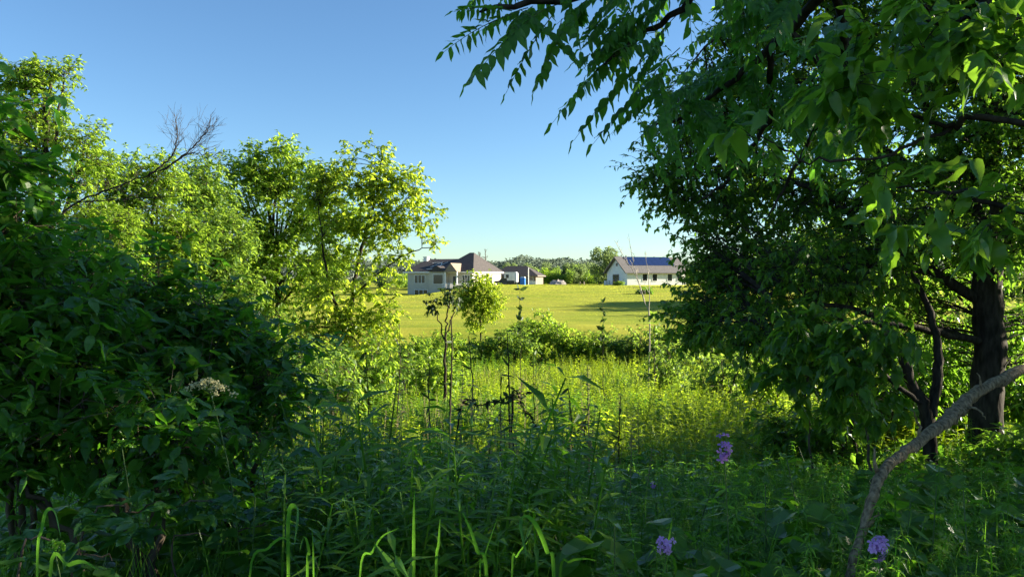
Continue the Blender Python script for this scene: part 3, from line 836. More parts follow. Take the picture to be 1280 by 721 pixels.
def tall_tree(label, px, D, blobs, lm, clumps, leafL=.3, top=None, name='tall_tree', tw=9, lv=7, cr=.5, tm=LOWLEAF, r0=.16):
    g = gx(px, D); tp = top or min(b[1] for b in blobs)
    ht = at(px, tp, D)[2]
    pts = [g, g + (.1, 0, (ht - g[2]) * .3), g + (-.15, .1, (ht - g[2]) * .6), g + (.1, 0, (ht - g[2]) * .93)]
    limbs = [(pts, r0, .03)]
    for b in blobs:
        c = at(b[0], b[1], D); h = g[2] + (c[2] - g[2]) * .55
        limbs.append(([np.array((g[0], g[1], h)), (np.array((g[0], g[1], h)) + c) / 2 + (0, 0, .2), c], r0 * .4, .012))
    return tree(name, label, 'tree', g, limbs, [blob(*b[:2], D, *b[2:]) for b in blobs], clumps, tw, lv, leafL, tm, lm, M['bark'], cr, branch_r=.014, droop=.12, upn=1.0)

tall_tree('tall rounded light green tree behind the open crowned young tree', 345, 33,
          [(318, 188, 12), (352, 184, 14), (388, 205, 14), (290, 205, 14), (330, 212, 30), (365, 218, 32), (300, 235, 36), (350, 270, 55), (300, 310, 50), (395, 240, 36), (420, 280, 36), (360, 340, 55), (310, 380, 50), (400, 330, 40)], M['leaf_lit'], 350, .20, cr=.44, lv=9)
tall_tree('darker leafy tree at the left flank of the tall rounded tree', 262, 30,
          [(262, 235, 34), (240, 270, 40), (280, 300, 40), (235, 330, 40), (290, 350, 40), (250, 390, 45)], M['leaf_mid'], 280, .19, cr=.44, lv=9)
tall_tree('thin crowned sunlit tree behind the bare grey branch', 190, 20,
          [(150, 225, 34), (200, 230, 34), (180, 290, 50), (235, 300, 30), (140, 280, 40), (210, 350, 45)], M['leaf_lit'], 250, .12, cr=.33, lv=9)
tall_tree('tall feathery yellow green tree rising behind the dark shrub', 60, 13,
          [(55, 105, 26), (80, 90, 16, .6), (25, 95, 22), (60, 160, 45), (105, 190, 38), (30, 210, 55), (125, 240, 38), (80, 270, 55), (140, 300, 40), (10, 140, 40), (100, 340, 50)], M['leaf_lit'], 270, .080, top=60, cr=.2, lv=9, r0=.11)
for i, (px, D, tp) in enumerate(((330, 24, 400), (285, 21, 395), (375, 19.5, 440), (225, 17, 380))):
    lab = ('sunlit bush under the tall rounded tree', 'leafy bush left of the sunlit bush beneath the tall rounded tree', 'low yellow green bush at the foot of the young tree', 'green bush just behind the dark left shrub')[i]
    b = [(px - 28, tp + 30, 28), (px + 22, tp + 20, 30), (px, tp + 55, 40), (px - 30, tp + 75, 30), (px + 35, tp + 70, 32)]
    tall_tree(lab, px, D, b, M['leaf_mid' if i % 2 else 'leaf_lit'], 120, .13, name='bush', cr=.3, r0=.05)

# distant tree at the right that throws its shade on the lawn
g = np.array((33, 80, float(H(33, 80))))
tree('deciduous_tree', 'broad tree on the lawn at the right, seen through the big dark tree', 'tree', g,
     [([g, g + (0, 0, 2.5), g + (.2, 0, 5), g + (0, 0, 7)], .25, .05), ([g + (0, 0, 2), g + (2, 0, 4), g + (3, 0, 5)], .1, .03), ([g + (0, 0, 2), g + (-2, 0, 4), g + (-3, 0, 5)], .1, .03)],
     [(g + (0, -2, 5.8), (2.6, 3.6, 2), 1), (g + (0, 3, 5.5), (2.6, 3.6, 2), 1), (g + (2.2, 0, 4.2), (2.2, 5, 1.6), 1), (g + (-2.2, .5, 4.2), (2.2, 5, 1.6), 1), (g + (0, 0, 2.8), (3, 5, 1.6), 1)],
     260, 9, 7, .5, COMP, M['leaf_mid'], M['bark'], .7)
place_far(1, 0, 70, .95, 'spreading tree in front of the broad lawn tree at the right', None, x=31)
for i, (x, D, k, s) in enumerate(((62, 92, 0, 1.0), (80, 120, 2, 1.0), (66, 128, 1, .9), (46, 128, 0, .8))):
    place_far(k, 0, D, s, ('grey green tree standing right of the broad lawn tree', 'tall tree farthest right beyond the lawn', 'spreading tree behind the grey green tree right of the lawn', 'small grey green tree beyond the barn end')[i], None, x=x)

# ================================================================== SHRUB ROW at the lawn edge
def shrub(label, px, D, top, half, lm, n=36, leafL=.16, group=None, tw=8, lv=7, cr=.26, name='shrub', bmat=None, nparts=0):
    g = gx(px, D)
    ht = at(px, top, D)[2] - g[2]; w = half / FPX * D
    limbs = []
    for k in range(6):
        a = k * 1.05 + R.uniform(0, .5)
        tip = g + (math.cos(a) * w * .6, math.sin(a) * w * .6, ht * R.uniform(.55, .8))
        limbs.append(([g + (math.cos(a) * .05, math.sin(a) * .05, -.05), g + (math.cos(a) * w * .22, math.sin(a) * w * .22, ht * .35), tip], .03, .008))
    bl = [(g + (0, 0, ht * .62), (w * .55, w * .55, ht * .36), 1.2)]
    for k in range(5):
        a = k * 1.26 + R.uniform(0, .6)
        bl.append((g + (math.cos(a) * w * .55, math.sin(a) * w * .5, ht * R.uniform(.3, .55)), (w * .45, w * .45, ht * .3), 1))
    return tree(name, label, 'shrub', g, limbs, bl, n, tw, lv, leafL, LOWLEAF, lm, bmat or M['twig_brown'], cr, group=group, branch_r=.008, twig_r=.004, limb_name='stem', nparts=nparts)

HR = 'shrubs in the row along the lawn edge'
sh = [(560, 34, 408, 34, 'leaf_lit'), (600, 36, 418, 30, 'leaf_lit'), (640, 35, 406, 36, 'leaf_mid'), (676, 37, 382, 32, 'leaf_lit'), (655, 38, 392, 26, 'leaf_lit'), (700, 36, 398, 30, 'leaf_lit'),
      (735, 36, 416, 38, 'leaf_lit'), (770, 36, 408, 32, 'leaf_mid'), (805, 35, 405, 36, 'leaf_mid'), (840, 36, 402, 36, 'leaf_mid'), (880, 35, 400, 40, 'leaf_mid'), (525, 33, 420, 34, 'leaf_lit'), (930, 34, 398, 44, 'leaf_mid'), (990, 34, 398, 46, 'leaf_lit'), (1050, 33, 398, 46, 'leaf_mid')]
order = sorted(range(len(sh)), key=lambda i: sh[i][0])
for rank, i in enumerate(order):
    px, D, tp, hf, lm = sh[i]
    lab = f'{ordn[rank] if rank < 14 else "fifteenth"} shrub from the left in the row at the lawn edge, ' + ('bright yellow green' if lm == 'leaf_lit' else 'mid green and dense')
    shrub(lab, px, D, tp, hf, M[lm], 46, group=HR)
# small yellow tree on the lawn edge
g = gx(601, 40)
tree('sapling', 'small round yellow green tree in front of the cream house', 'tree', g,
     [([g, at(601, 398, 40), at(602, 375, 40), at(600, 350, 40)], .05, .015), ([at(601, 395, 40), at(590, 378, 40), at(583, 368, 40)], .02, .008), ([at(601, 395, 40), at(613, 378, 40), at(620, 368, 40)], .02, .008)],
     [blob(600, 350, 40, 13), blob(585, 366, 40, 12), blob(615, 366, 40, 13), blob(600, 378, 40, 18), blob(620, 382, 40, 12), blob(582, 382, 40, 12), blob(600, 392, 40, 16, .6), blob(594, 406, 40, 12, .6), blob(612, 400, 40, 10, .6)],
     120, 8, 7, .15, LOWLEAF, M['leaf_yellow'], M['bark'], .24, branch_r=.01)
# shady round plant by lawn on the right
shrub('small dark round bush standing alone on the lawn near the barn', 806, 100, 360, 10, M['leaf_elder'], 40, .2)
shrub('green bush against the barn gable by the door', 774, 139, 350, 6, M['leaf_mid'], 24, .25)

# ================================================================== BIG TREE ON THE RIGHT
g = gx(1235, 9.0)
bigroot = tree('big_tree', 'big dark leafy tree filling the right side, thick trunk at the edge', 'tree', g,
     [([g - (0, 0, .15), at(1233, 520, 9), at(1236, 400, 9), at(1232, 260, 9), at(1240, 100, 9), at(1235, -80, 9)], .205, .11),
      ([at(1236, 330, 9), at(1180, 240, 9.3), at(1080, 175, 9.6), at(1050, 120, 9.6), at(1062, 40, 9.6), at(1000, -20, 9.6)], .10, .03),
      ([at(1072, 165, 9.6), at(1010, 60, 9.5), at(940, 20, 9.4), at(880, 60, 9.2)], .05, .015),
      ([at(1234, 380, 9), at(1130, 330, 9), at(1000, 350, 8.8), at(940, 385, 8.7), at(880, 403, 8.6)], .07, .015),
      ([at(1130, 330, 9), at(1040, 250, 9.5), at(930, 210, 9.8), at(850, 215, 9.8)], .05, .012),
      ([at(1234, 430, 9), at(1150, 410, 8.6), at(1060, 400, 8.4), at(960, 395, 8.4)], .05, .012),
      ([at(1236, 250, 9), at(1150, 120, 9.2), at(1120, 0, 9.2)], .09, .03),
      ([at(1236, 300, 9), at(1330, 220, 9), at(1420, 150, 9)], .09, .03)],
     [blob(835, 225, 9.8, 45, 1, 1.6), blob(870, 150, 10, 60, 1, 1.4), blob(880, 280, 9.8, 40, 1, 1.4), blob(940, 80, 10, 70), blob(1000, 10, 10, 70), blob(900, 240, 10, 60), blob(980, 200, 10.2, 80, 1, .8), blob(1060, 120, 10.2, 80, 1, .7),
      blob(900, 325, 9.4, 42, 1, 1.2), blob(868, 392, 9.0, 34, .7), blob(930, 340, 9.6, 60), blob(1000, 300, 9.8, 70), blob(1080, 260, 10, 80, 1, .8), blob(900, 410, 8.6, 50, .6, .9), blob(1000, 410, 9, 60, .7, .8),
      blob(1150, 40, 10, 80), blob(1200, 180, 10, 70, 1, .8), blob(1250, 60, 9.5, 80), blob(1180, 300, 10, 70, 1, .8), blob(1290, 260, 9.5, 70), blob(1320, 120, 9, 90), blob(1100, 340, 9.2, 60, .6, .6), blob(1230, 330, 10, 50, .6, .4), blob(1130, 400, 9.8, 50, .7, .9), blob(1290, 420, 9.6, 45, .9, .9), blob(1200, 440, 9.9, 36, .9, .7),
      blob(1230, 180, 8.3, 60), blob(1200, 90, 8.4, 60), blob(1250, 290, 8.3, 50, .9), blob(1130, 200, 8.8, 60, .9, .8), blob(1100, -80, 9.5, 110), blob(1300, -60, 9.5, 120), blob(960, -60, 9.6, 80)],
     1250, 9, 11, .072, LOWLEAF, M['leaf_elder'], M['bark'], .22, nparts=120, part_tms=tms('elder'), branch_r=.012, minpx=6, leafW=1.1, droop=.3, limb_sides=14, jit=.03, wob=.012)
g = np.array((9.3, 13.6, float(H(9.3, 13.6))))
tree('small_tree', 'sunlit yellow green small tree glowing through the big dark tree', 'tree', g,
     [([g, g + (0, 0, 1.5), g + (.2, 0, 3.2), g + (0, 0, 4.6)], .08, .02), ([g + (0, 0, 1.4), g + (1, .2, 2.6), g + (1.8, .3, 3.4)], .04, .01), ([g + (0, 0, 1.4), g + (-1, .2, 2.6), g + (-1.7, .3, 3.2)], .04, .01)],
     [(g + (0, 0, 4.2), (1.2, .8, .9), 1), (g + (1.3, 0, 3.3), (1.2, .8, .9), 1), (g + (-1.3, 0, 3.2), (1.2, .8, .9), 1), (g + (0, 0, 2.4), (1.6, .9, .7), .8), (g + (-2, 0, 4.4), (.9, .6, .7), .6)],
     90, 8, 8, .12, LOWLEAF, M['leaf_lit'], M['bark'], .26)
# crooked multi-stem small tree
g = gx(1168, 8.2)
tree('crooked_tree', 'crooked dark double stemmed small tree left of the thick trunk', 'tree', g,
     [([g, at(1160, 525, 8.2), at(1140, 480, 8.2), at(1122, 430, 8.1), at(1085, 392, 8.1), at(1010, 375, 8)], .085, .02),
      ([at(1165, 520, 8.2), at(1172, 450, 8.3), at(1165, 400, 8.4), at(1140, 340, 8.4), at(1120, 300, 8.4)], .06, .02),
      ([at(1152, 505, 8.2), at(1120, 480, 8.0), at(1080, 445, 7.9), at(1040, 430, 7.8), at(1000, 428, 7.8)], .03, .012),
      ([at(1118, 420, 8.1), at(1050, 405, 7.9), at(960, 400, 7.8), at(900, 402, 7.8)], .035, .01)],
     [blob(1010, 400, 7.8, 50, .6), blob(940, 420, 7.6, 45, .6), blob(1080, 330, 8.2, 60, .7), blob(1000, 340, 8, 55, .7), blob(1140, 290, 8.2, 60, .7), blob(1050, 450, 7.4, 45, .6)],
     90, 8, 8, .085, LOWLEAF, M['leaf_elder'], M['bark'], .22, nparts=80, part_tms=tms('elder'), branch_r=.012, minpx=9, droop=.5, wob=.008)

# ---------------------------------------------------------------- wood on the right, mostly outside the frame
for i, (x, y, s, lab) in enumerate(((11.5, 7.2, 1.0, 'leafy tree beside the path edge, right of the big dark tree'), (15.5, 3.6, 1.2, 'leafy tree in the second rank on the right'),
                                    (20, 8.6, 1.1, 'leafy tree deeper in the wood on the right'), (27, 5.5, 1.3, 'farthest leafy tree in the right hand wood'), (8.6, 5.0, 1.25, 'unseen shade tree added between the big dark tree and the nearest tree on the right'))):  # last tree is added out of view to keep sun off the left shrub
    g = np.array((x, y, float(H(x, y))))
    tree('leafy_tree', lab, 'tree', g,
         [([g - (0, 0, .1), g + (0, .1, 2 * s), g + (.2, 0, 4.5 * s), g + (0, 0, 7 * s)], .22 * s, .05)] +
         [([g + (0, 0, (1.2 + .8 * k) * s), g + (math.cos(k * 2.4) * 1.2 * s, math.sin(k * 2.4) * 1.2 * s, (2 + .8 * k) * s), g + (math.cos(k * 2.4) * 2.2 * s, math.sin(k * 2.4) * 2.0 * s, (2.5 + .8 * k) * s)], .08, .02) for k in range(6)],
         [(g + (0, 0, 6.5 * s), (2 * s, 2 * s, 1.6 * s), 1), (g + (1.4 * s, 0, 5 * s), (1.9 * s, 1.9 * s, 1.5 * s), 1), (g + (-1.4 * s, .4, 5 * s), (1.9 * s, 1.9 * s, 1.5 * s), 1), (g + (0, 1, 3.6 * s), (2.4 * s, 2.2 * s, 1.5 * s), 1),
          (g + (0, -1, 3.4 * s), (2.4 * s, 2.2 * s, 1.5 * s), 1), (g + (0, 0, 1.7 * s), (2.4 * s, 2.2 * s, 1.2 * s), .8)],
         115, 9, 8, .19, LOWLEAF, M['leaf_elder'], M['bark'], .5, branch_r=.012)  # crowns thinned to let dappled sun reach the foreground

# ================================================================== OVERHANGING WALNUT BRANCH (top)
def frond(root, base, d, L, lm, pairs=7, as_parts=True, droop=.35, lw=None, ll=None):
    """one pinnate leaf: drooping stalk with paired pointed leaflets; returns leaflet arrays"""
    d = np.asarray(d, float); d = d / np.linalg.norm(d)
    t = np.linspace(0, 1, 8)
    C = base + t[:, None] * d * L + (t ** 2)[:, None] * np.array((0, 0, -droop * L))
    P, F, Nn, Ls = [], [], [], []
    side = np.cross(d, (0, 0, 1)); side /= np.linalg.norm(side) + 1e-9
    side = side * math.cos(.0) ; ro = R.uniform(-.9, .9)
    upv = np.cross(side, d)
    side = side * math.cos(ro) + upv * math.sin(ro)
    ll = ll or .26 * L
    for k in range(pairs):
        u = .18 + .78 * k / pairs
        p = base + u * d * L + u * u * np.array((0, 0, -droop * L))
        tg = d + 2 * u * np.array((0, 0, -droop)); tg /= np.linalg.norm(tg)
        for s in (-1, 1):
            P.append(p + tg * .008 * s); F.append(side * s * .75 + tg * .45 + np.array((0, 0, -.42)) + R.normal(0, .10, 3)); Nn.append(np.array((0, -.35, .6)) + tg * .6 + side * s * .3 + R.normal(0, .2, 3))
            Ls.append(ll * (.75 + .45 * math.sin(math.pi * (u * .8 + .15))) * R.uniform(.85, 1.1))
    P.append(C[-1]); F.append(d + np.array((0, 0, -2 * droop))); Nn.append(np.array((0, .2, 1.)) + R.normal(0, .2, 3)); Ls.append(ll * .9)
    return C, np.array(P), np.array(F), np.array(Nn), np.array(Ls)

def frond_object(root, C, P, F, Nn, Ls, lm, stalk_r=.0018):
    Vt, Tt = tubes(C, np.linspace(stalk_r * 1.4, stalk_r * .5, len(C)), 4)
    lf = link('compound_leaf', mk(Vt, Tt, M['stem_green'], org=np.array(root.location)), root)
    x, y, z = frames(F, Nn)
    for i in range(len(P)):
        tm = tms('leaflet')[i % 3]; key = (id(tm[0]), lm.name)
        if key not in LEAFMESH: LEAFMESH[key] = (mk(tm[0], tm[1], lm, smooth=True), tm)
        o = bpy.data.objects.new('leaflet', LEAFMESH[key][0])
        mt = Matrix.Identity(4)
        for c in range(3):
            mt[c][0] = x[i, c] * Ls[i]; mt[c][1] = y[i, c] * Ls[i]; mt[c][2] = z[i, c] * Ls[i]; mt[c][3] = P[i, c] - root.location[c]
        COL.objects.link(o); o.parent = lf; o.matrix_local = mt

def walnut():
    bx, by = 4.6, 3.0
    g = np.array((bx, by, float(H(bx, by))))
    root = thing('walnut_tree', 'walnut tree at the right whose feathery branch hangs across the top of the view', 'tree', g)
    trunk = smooth_line([g - (0, 0, .1), g + (.05, 0, 1.5), g + (-.1, .1, 3.0), g + (.1, .2, 5.2)], 7)
    Vt, Tt = tubes(trunk, np.linspace(.17, .06, len(trunk)), 9, .06)
    link('trunk', mk(Vt, Tt, M['bark'], smooth=True, org=g), root)
    main = [([g + (-.1, .1, 2.9), at(1050, -30, 3.5), at(900, -45, 3.6), at(770, -10, 3.6), at(650, 5, 3.5), at(600, 15, 3.45)], .05, .006),
            ([at(900, -45, 3.6), at(830, 30, 3.7), at(780, 60, 3.7), at(745, 90, 3.7)], .02, .005),
            ([at(1050, -30, 3.5), at(960, 60, 4.0), at(880, 130, 4.2), at(815, 165, 4.2)], .03, .005),
            ([at(960, 60, 4.0), at(960, 150, 4.4), at(905, 230, 4.6), at(870, 255, 4.6)], .02, .005),
            ([at(1050, -30, 3.5), at(1050, 90, 4.2), at(1000, 200, 4.6), at(960, 270, 4.7)], .025, .005)]
    nodes = []
    for k, (p, r0, r1) in enumerate(main):
        ln = smooth_line(p, 6, .01); Vt, Tt = tubes(ln, np.linspace(r0, r1, len(ln)), 6, .05)
        link('limb', mk(Vt, Tt, M['bark'], smooth=True, org=g), root); nodes.append(ln)
    fr = []
    # hand-placed leaves along the hanging edge: (base px, py, tip px, py, depth)
    for (a, b, c, d_, D) in ((640, 18, 556, 66, 3.45), (640, 14, 560, 14, 3.4), (680, 12, 594, 100, 3.5), (690, 20, 640, 108, 3.5), (720, 12, 676, 104, 3.55), (660, 10, 600, 40, 3.6), (700, 5, 640, 40, 3.6),
                             (760, 20, 735, 50, 3.6), (730, 5, 720, 30, 3.6), (790, 10, 755, 60, 3.6), (780, 60, 700, 148, 3.7), (800, 50, 722, 120, 3.7), (810, 70, 728, 168, 3.7), (830, 90, 750, 175, 3.75), (850, 60, 790, 130, 3.8), (820, 40, 720, 80, 3.7),
                             (840, 100, 770, 165, 3.9), (870, 120, 800, 175, 4.0), (790, 30, 740, 90, 3.7), (860, 150, 830, 205, 4.1), (845, 20, 800, 80, 3.7), (760, -10, 700, 30, 3.6)):
        p0 = at(a, b, D); p1 = at(c, d_, D + R.uniform(-.12, .12)); dd = p1 - p0; L = np.linalg.norm(dd)
        dr = .22; dd = dd / L + np.array((0, 0, dr)); L = L * .95
        fr.append(frond(root, p0, dd, L, None, droop=dr, ll=max(.06, .20 * L), pairs=int(R.integers(7, 10))))
    for q in fr[:15]: frond_object(root, *q, M['leaf_walnut'])
    # the rest of the spray
    Vs = []; st = []
    for C, P, F, Nn, Ls in fr[15:]:
        Vs.append(scatter(tms('leaflet')[0], P, F, Nn, Ls)); V_, T_ = tubes(C, np.linspace(.0025, .001, len(C)), 3); st.append((V_, T_, 0.5))
    for k in range(215):
        nd = nodes[int(R.choice(5, p=[.2, .12, .22, .2, .26]))]; p = nd[R.integers(len(nd) // 4, len(nd))] + R.normal(0, .14, 3) * np.array([1, 1.2, 1])
        px_, py_, dd_ = project(p[None])
        if (px_[0] < 690 and py_[0] > 25) or py_[0] > 150 + .25 * max(0, px_[0] - 900): continue
        a = R.uniform(0, 6.28); d = np.array((math.cos(a) - .5, .6 * math.sin(a), R.uniform(-.9, .15)))
        C, P, F, Nn, Ls = frond(root, p, d, R.uniform(.26, .38), None, pairs=int(R.integers(8, 11)), ll=R.uniform(.065, .085))
        tip = project(C[-1][None])
        if tip[0][0] < 575: continue
        if tip[0][0] < 800 and tip[1][0] > 60 + (tip[0][0] - 640) * .35: continue
        Vs.append(scatter(tms('leaflet')[k % 3], P, F, Nn, Ls))
        V_, T_ = tubes(C, np.linspace(.0025, .001, len(C)), 3); st.append((V_, T_, 0.5))
    V_, T_, r_ = join(Vs); link('foliage', mk(V_, T_, M['leaf_walnut'], r_, org=g), root, 'stuff')
    V_, T_, r_ = join(st); link('leaf_stalks', mk(V_, T_, M['stem_green'], org=g), root, 'stuff')
walnut()

# near large-leaved branch at the right
g = np.array((2.9, 2.3, float(H(2.9, 2.3))))
tree('box_elder', 'large leaved box elder reaching in close at the upper right', 'tree', g,
     [([g - (0, 0, .1), g + (.05, 0, .9), g + (-.05, .05, 1.8), g + (0, .1, 2.9)], .07, .03),
      ([g + (-.02, .02, 1.9), at(1260, 150, 2.5), at(1190, 160, 2.6), at(1120, 130, 2.6), at(1050, 90, 2.6)], .014, .004),
      ([at(1190, 160, 2.6), at(1100, 195, 2.6), at(1010, 200, 2.65), at(950, 170, 2.7)], .007, .003),
      ([g + (-.02, .02, 1.7), at(1270, 260, 2.5), at(1200, 240, 2.5), at(1120, 235, 2.6)], .012, .004),
      ([g + (-.02, .02, 2.4), at(1270, 20, 2.5), at(1190, 30, 2.5), at(1100, 15, 2.6)], .012, .004)],
     [blob(1060, 105, 2.6, 45, .6), blob(1130, 140, 2.6, 50, .5), blob(1200, 150, 2.5, 55, .5), blob(960, 180, 2.7, 22, .5, .8), blob(1160, 220, 2.5, 55, .5), blob(1230, 230, 2.4, 50, .8), blob(1140, 285, 2.6, 55, .5), blob(1220, 300, 2.5, 50, .6),
      blob(1180, 40, 2.5, 70, .6), blob(1100, 20, 2.6, 50, .6), blob(1260, 60, 2.4, 60), blob(1040, 30, 2.7, 30)],
     38, 4, 4, .095, leaf_hi(.26, .3, .3), M['leaf_big'], M['bark'], .09, lsd=.2, nparts=300, part_tms=tms('elder'), twig_r=.002, branch_r=.004, droop=.3, limb_sides=6, wob=.006, lift=.1, upn=1.1)

# lower leafy shoots by the crooked tree
for i, (px, D, tp, hf, lab) in enumerate(((1010, 6.6, 400, 55, 'leafy sapling shoots below the big dark tree, in front of the crooked stem'), (1085, 6.0, 405, 50, 'drooping big leaved sapling at the left of the crooked stem'))):
    g = gx(px, D); w = hf / FPX * D; zt = at(px, tp, D)[2]
    tree('sapling', lab, 'sapling', g,
         [([g, g + (.03, 0, .5), np.array((g[0] - .02, g[1], zt - .1))], .018, .006)],
         [(np.array((g[0], g[1], zt - .12)), (w, w, .2), 1), (np.array((g[0] - .1, g[1], zt - .45)), (w * .9, w * .8, .22), .9), (np.array((g[0] + .1, g[1] - .1, zt - .8)), (w * .7, w * .7, .2), .5)],
         34, 5, 5, .11, leaf_hi(.25, .3, .35), M['leaf_elder'], M['twig_brown'], .11, nparts=110, part_tms=tms('elder'), twig_r=.003, branch_r=.006, droop=.5, minpx=9)

for i, (px, D, tp, hf) in enumerate(((985, 9.2, 500, 40), (1040, 8.8, 490, 44), (1100, 10.2, 420, 56), (1165, 10.6, 410, 60), (1205, 7.4, 590, 40), (1275, 8.0, 540, 44), (1325, 7.0, 500, 50), (1120, 7.4, 575, 44), (1190, 11.5, 370, 70), (1300, 11, 360, 70))):
    shrub(f'{ordn[i]} understorey shrub under the big dark tree, counting from the meadow side', px, D, tp, hf, M['leaf_elder'], 62 if D > 9.5 else 30, .105, 'understorey shrubs beneath the big tree', 8, 7, .19)
for i, (px, D, tp, hf, lm) in enumerate(((418, 13, 425, 44, 'leaf_mid'), (472, 16, 415, 36, 'leaf_lit'), (505, 20, 420, 30, 'leaf_mid'), (545, 19, 432, 32, 'leaf_lit'), (370, 11, 420, 40, 'leaf_mid'), (905, 19, 425, 44, 'leaf_mid'), (962, 15, 430, 46, 'leaf_lit'), (835, 25, 425, 36, 'leaf_mid'))):
    shrub(('bushy green shrub in front of the young tree foot', 'yellow green shrub right of the young tree trunk', 'green bush behind the dark dead stalks on the left of the meadow', 'small yellow green bush behind the flat topped dark weed', 'green bush at the right shoulder of the broad dark shrub', 'green bush under the reaching limb of the big tree', 'yellow green bush nearest the big tree at the meadow edge', 'green bush just left of the big tree foliage at the meadow back')[i], px, D, tp, hf, M[lm], 40, .13)

# ================================================================== DARK SHRUB ON THE LEFT
def big_shrub(label, bx, by, blobs, clumps, leafL, nparts, seedstems=7, name='shrub', lm='leaf_shrub', cr=.2, tw=6, lv=6):
    g = np.array((bx, by, float(H(bx, by))))
    limbs = []
    for k in range(seedstems):
        b = blobs[k % len(blobs)]; c = np.array(b[0])
        a = R.uniform(0, 6.28)
        s = g + (math.cos(a) * .15, math.sin(a) * .15, -.05)
        limbs.append(([s, s * .6 + c * .4 + (0, 0, .25), c], .022, .007))
    return tree(name, label, 'shrub', g, limbs, blobs, clumps, tw, lv, leafL, leaf_hi(.23, .3, .28), M[lm], M['twig_brown'], cr, nparts=nparts, part_tms=tms('shrub'),
                twig_r=.0025, branch_r=.007, droop=.12, upn=1.3, limb_name='stem', limb_sides=5, crown='foliage', minpx=10, lift=.1)
big_shrub('tall dark glossy shrub filling the left edge up to the sky', -2.6, 3.7,
          [blob(-72, 150, 3.7, 46), blob(-58, 220, 3.6, 62), blob(-20, 320, 3.6, 70), blob(-30, 400, 3.4, 90), blob(60, 410, 3.7, 60), blob(-40, 125, 3.9, 18, 1.1, .5), blob(-15, 210, 3.8, 20), blob(40, 490, 3.4, 80)], 190, .092, 300)
big_shrub('broad dark leafy shrub spreading right of the left edge shrub', -1.75, 4.3,
          [blob(105, 350, 4.6, 42), blob(180, 380, 4.5, 42), blob(260, 425, 4.5, 52), blob(130, 440, 4.2, 70), blob(310, 455, 4.4, 42), blob(220, 490, 4.1, 62), blob(335, 500, 4.4, 32), blob(345, 425, 4.6, 14, 1, .6)], 190, .088, 300)
big_shrub('shaded twiggy shrub below the broad shrub on the left', -1.75, 3.3,
          [blob(90, 530, 3.3, 80, .6), blob(200, 550, 3.4, 70, .6), blob(-10, 570, 3.2, 70, .7), blob(290, 560, 3.8, 45, .6)], 70, .08, 250)

# ================================================================== BARE BRANCHES
def bare_tree(name, label, cat, base, limbs, mat, fork=3, seed=1, twl=(.2, .5), tr=.003, upb=.4):
    rg = np.random.default_rng(seed)
    root = thing(name, label, cat, base)
    tw = []
    for i, (p, r0, r1) in enumerate(limbs):
        ln = smooth_line(p, 8, .008); Vt, Tt = tubes(ln, np.linspace(r0, r1, len(ln)), 6, .06)
        link('trunk' if i == 0 else 'branch', mk(Vt, Tt, mat, smooth=True, org=np.array(root.location)), root)
        n = len(ln)
        for k in range(n // 3, n - 1):
            for q in range(fork):
                if rg.random() < .55:
                    t = ln[min(k + 1, n - 1)] - ln[k - 1]; t /= np.linalg.norm(t) + 1e-9
                    d = t * .8 + rg.normal(0, .6, 3) + (0, 0, upb); d /= np.linalg.norm(d)
                    L = rg.uniform(*twl) * (1.25 - k / n)
                    tt = np.linspace(0, 1, 6)[:, None]
                    c = ln[k] + tt * d * L + np.cumsum(rg.normal(0, .03 * L, (6, 3)), 0)
                    tw.append((c, np.linspace(1, .4, 6) * tr))
                    for z in range(2):
                        j = rg.integers(2, 5); d2 = d + rg.normal(0, .6, 3) + (0, 0, upb * .6); d2 /= np.linalg.norm(d2)
                        c2 = c[j] + tt * d2 * L * .5 + np.cumsum(rg.normal(0, .02 * L, (6, 3)), 0)
                        tw.append((c2, np.linspace(.7, .3, 6) * tr))
    Vt, Tt = tubes(np.array([a for a, _ in tw]), np.array([b for _, b in tw]), 3)
    link('twigs', mk(Vt, Tt, mat, org=np.array(root.location)), root, 'stuff')
    return root
g = gx(20, 9.5)
bare_tree('bare_tree', 'leafless grey tree arching over the left shrubs', 'tree', g,
          [([g, at(25, 420, 9.5), at(45, 310, 9.5), at(90, 258, 9.5), at(150, 232, 9.4), at(205, 212, 9.3)], .024, .006),
           ([at(185, 220, 9.35), at(215, 195, 9.3), at(222, 170, 9.3), at(220, 148, 9.3)], .012, .004),
           ([at(205, 212, 9.3), at(235, 190, 9.2), at(255, 168, 9.2), at(268, 155, 9.2)], .011, .003),
           ([at(200, 214, 9.3), at(240, 192, 9.3), at(275, 198, 9.2)], .009, .003),
           ([at(100, 253, 9.5), at(170, 248, 9.2), at(245, 245, 9.0)], .009, .003)], M['bark'], 3, 3, (.15, .55), .003)
g = gx(811, 26)
bare_tree('bare_sapling', 'leafless pale sapling in front of the barn', 'sapling', g,
          [([g, at(812, 400, 26), at(806, 378, 26), at(798, 352, 26), at(790, 320, 26), at(786, 292, 26)], .026, .006),
           ([at(806, 378, 26), at(795, 345, 26.2), at(778, 318, 26.3), at(768, 300, 26.3)], .02, .006),
           ([at(811, 395, 26), at(811, 350, 26), at(806, 315, 26.1)], .02, .006)], M['deadwood'], 1, 5, (.25, .6), .007)
# bare trees on the far edge
g = gx(606, 190)
bare_tree('bare_tree', 'leafless tree poking up behind the cream house peak', 'tree', g,
          [([g, g + (0, 0, 3), g + (.2, 0, 6.5), g + (.1, 0, 9.2)], .2, .06), ([g + (0, 0, 3), g + (-1, 0, 6), g + (-1.6, 0, 8.2)], .1, .05)], M['twig_brown'], 2, 8, (1, 2.4), .05)

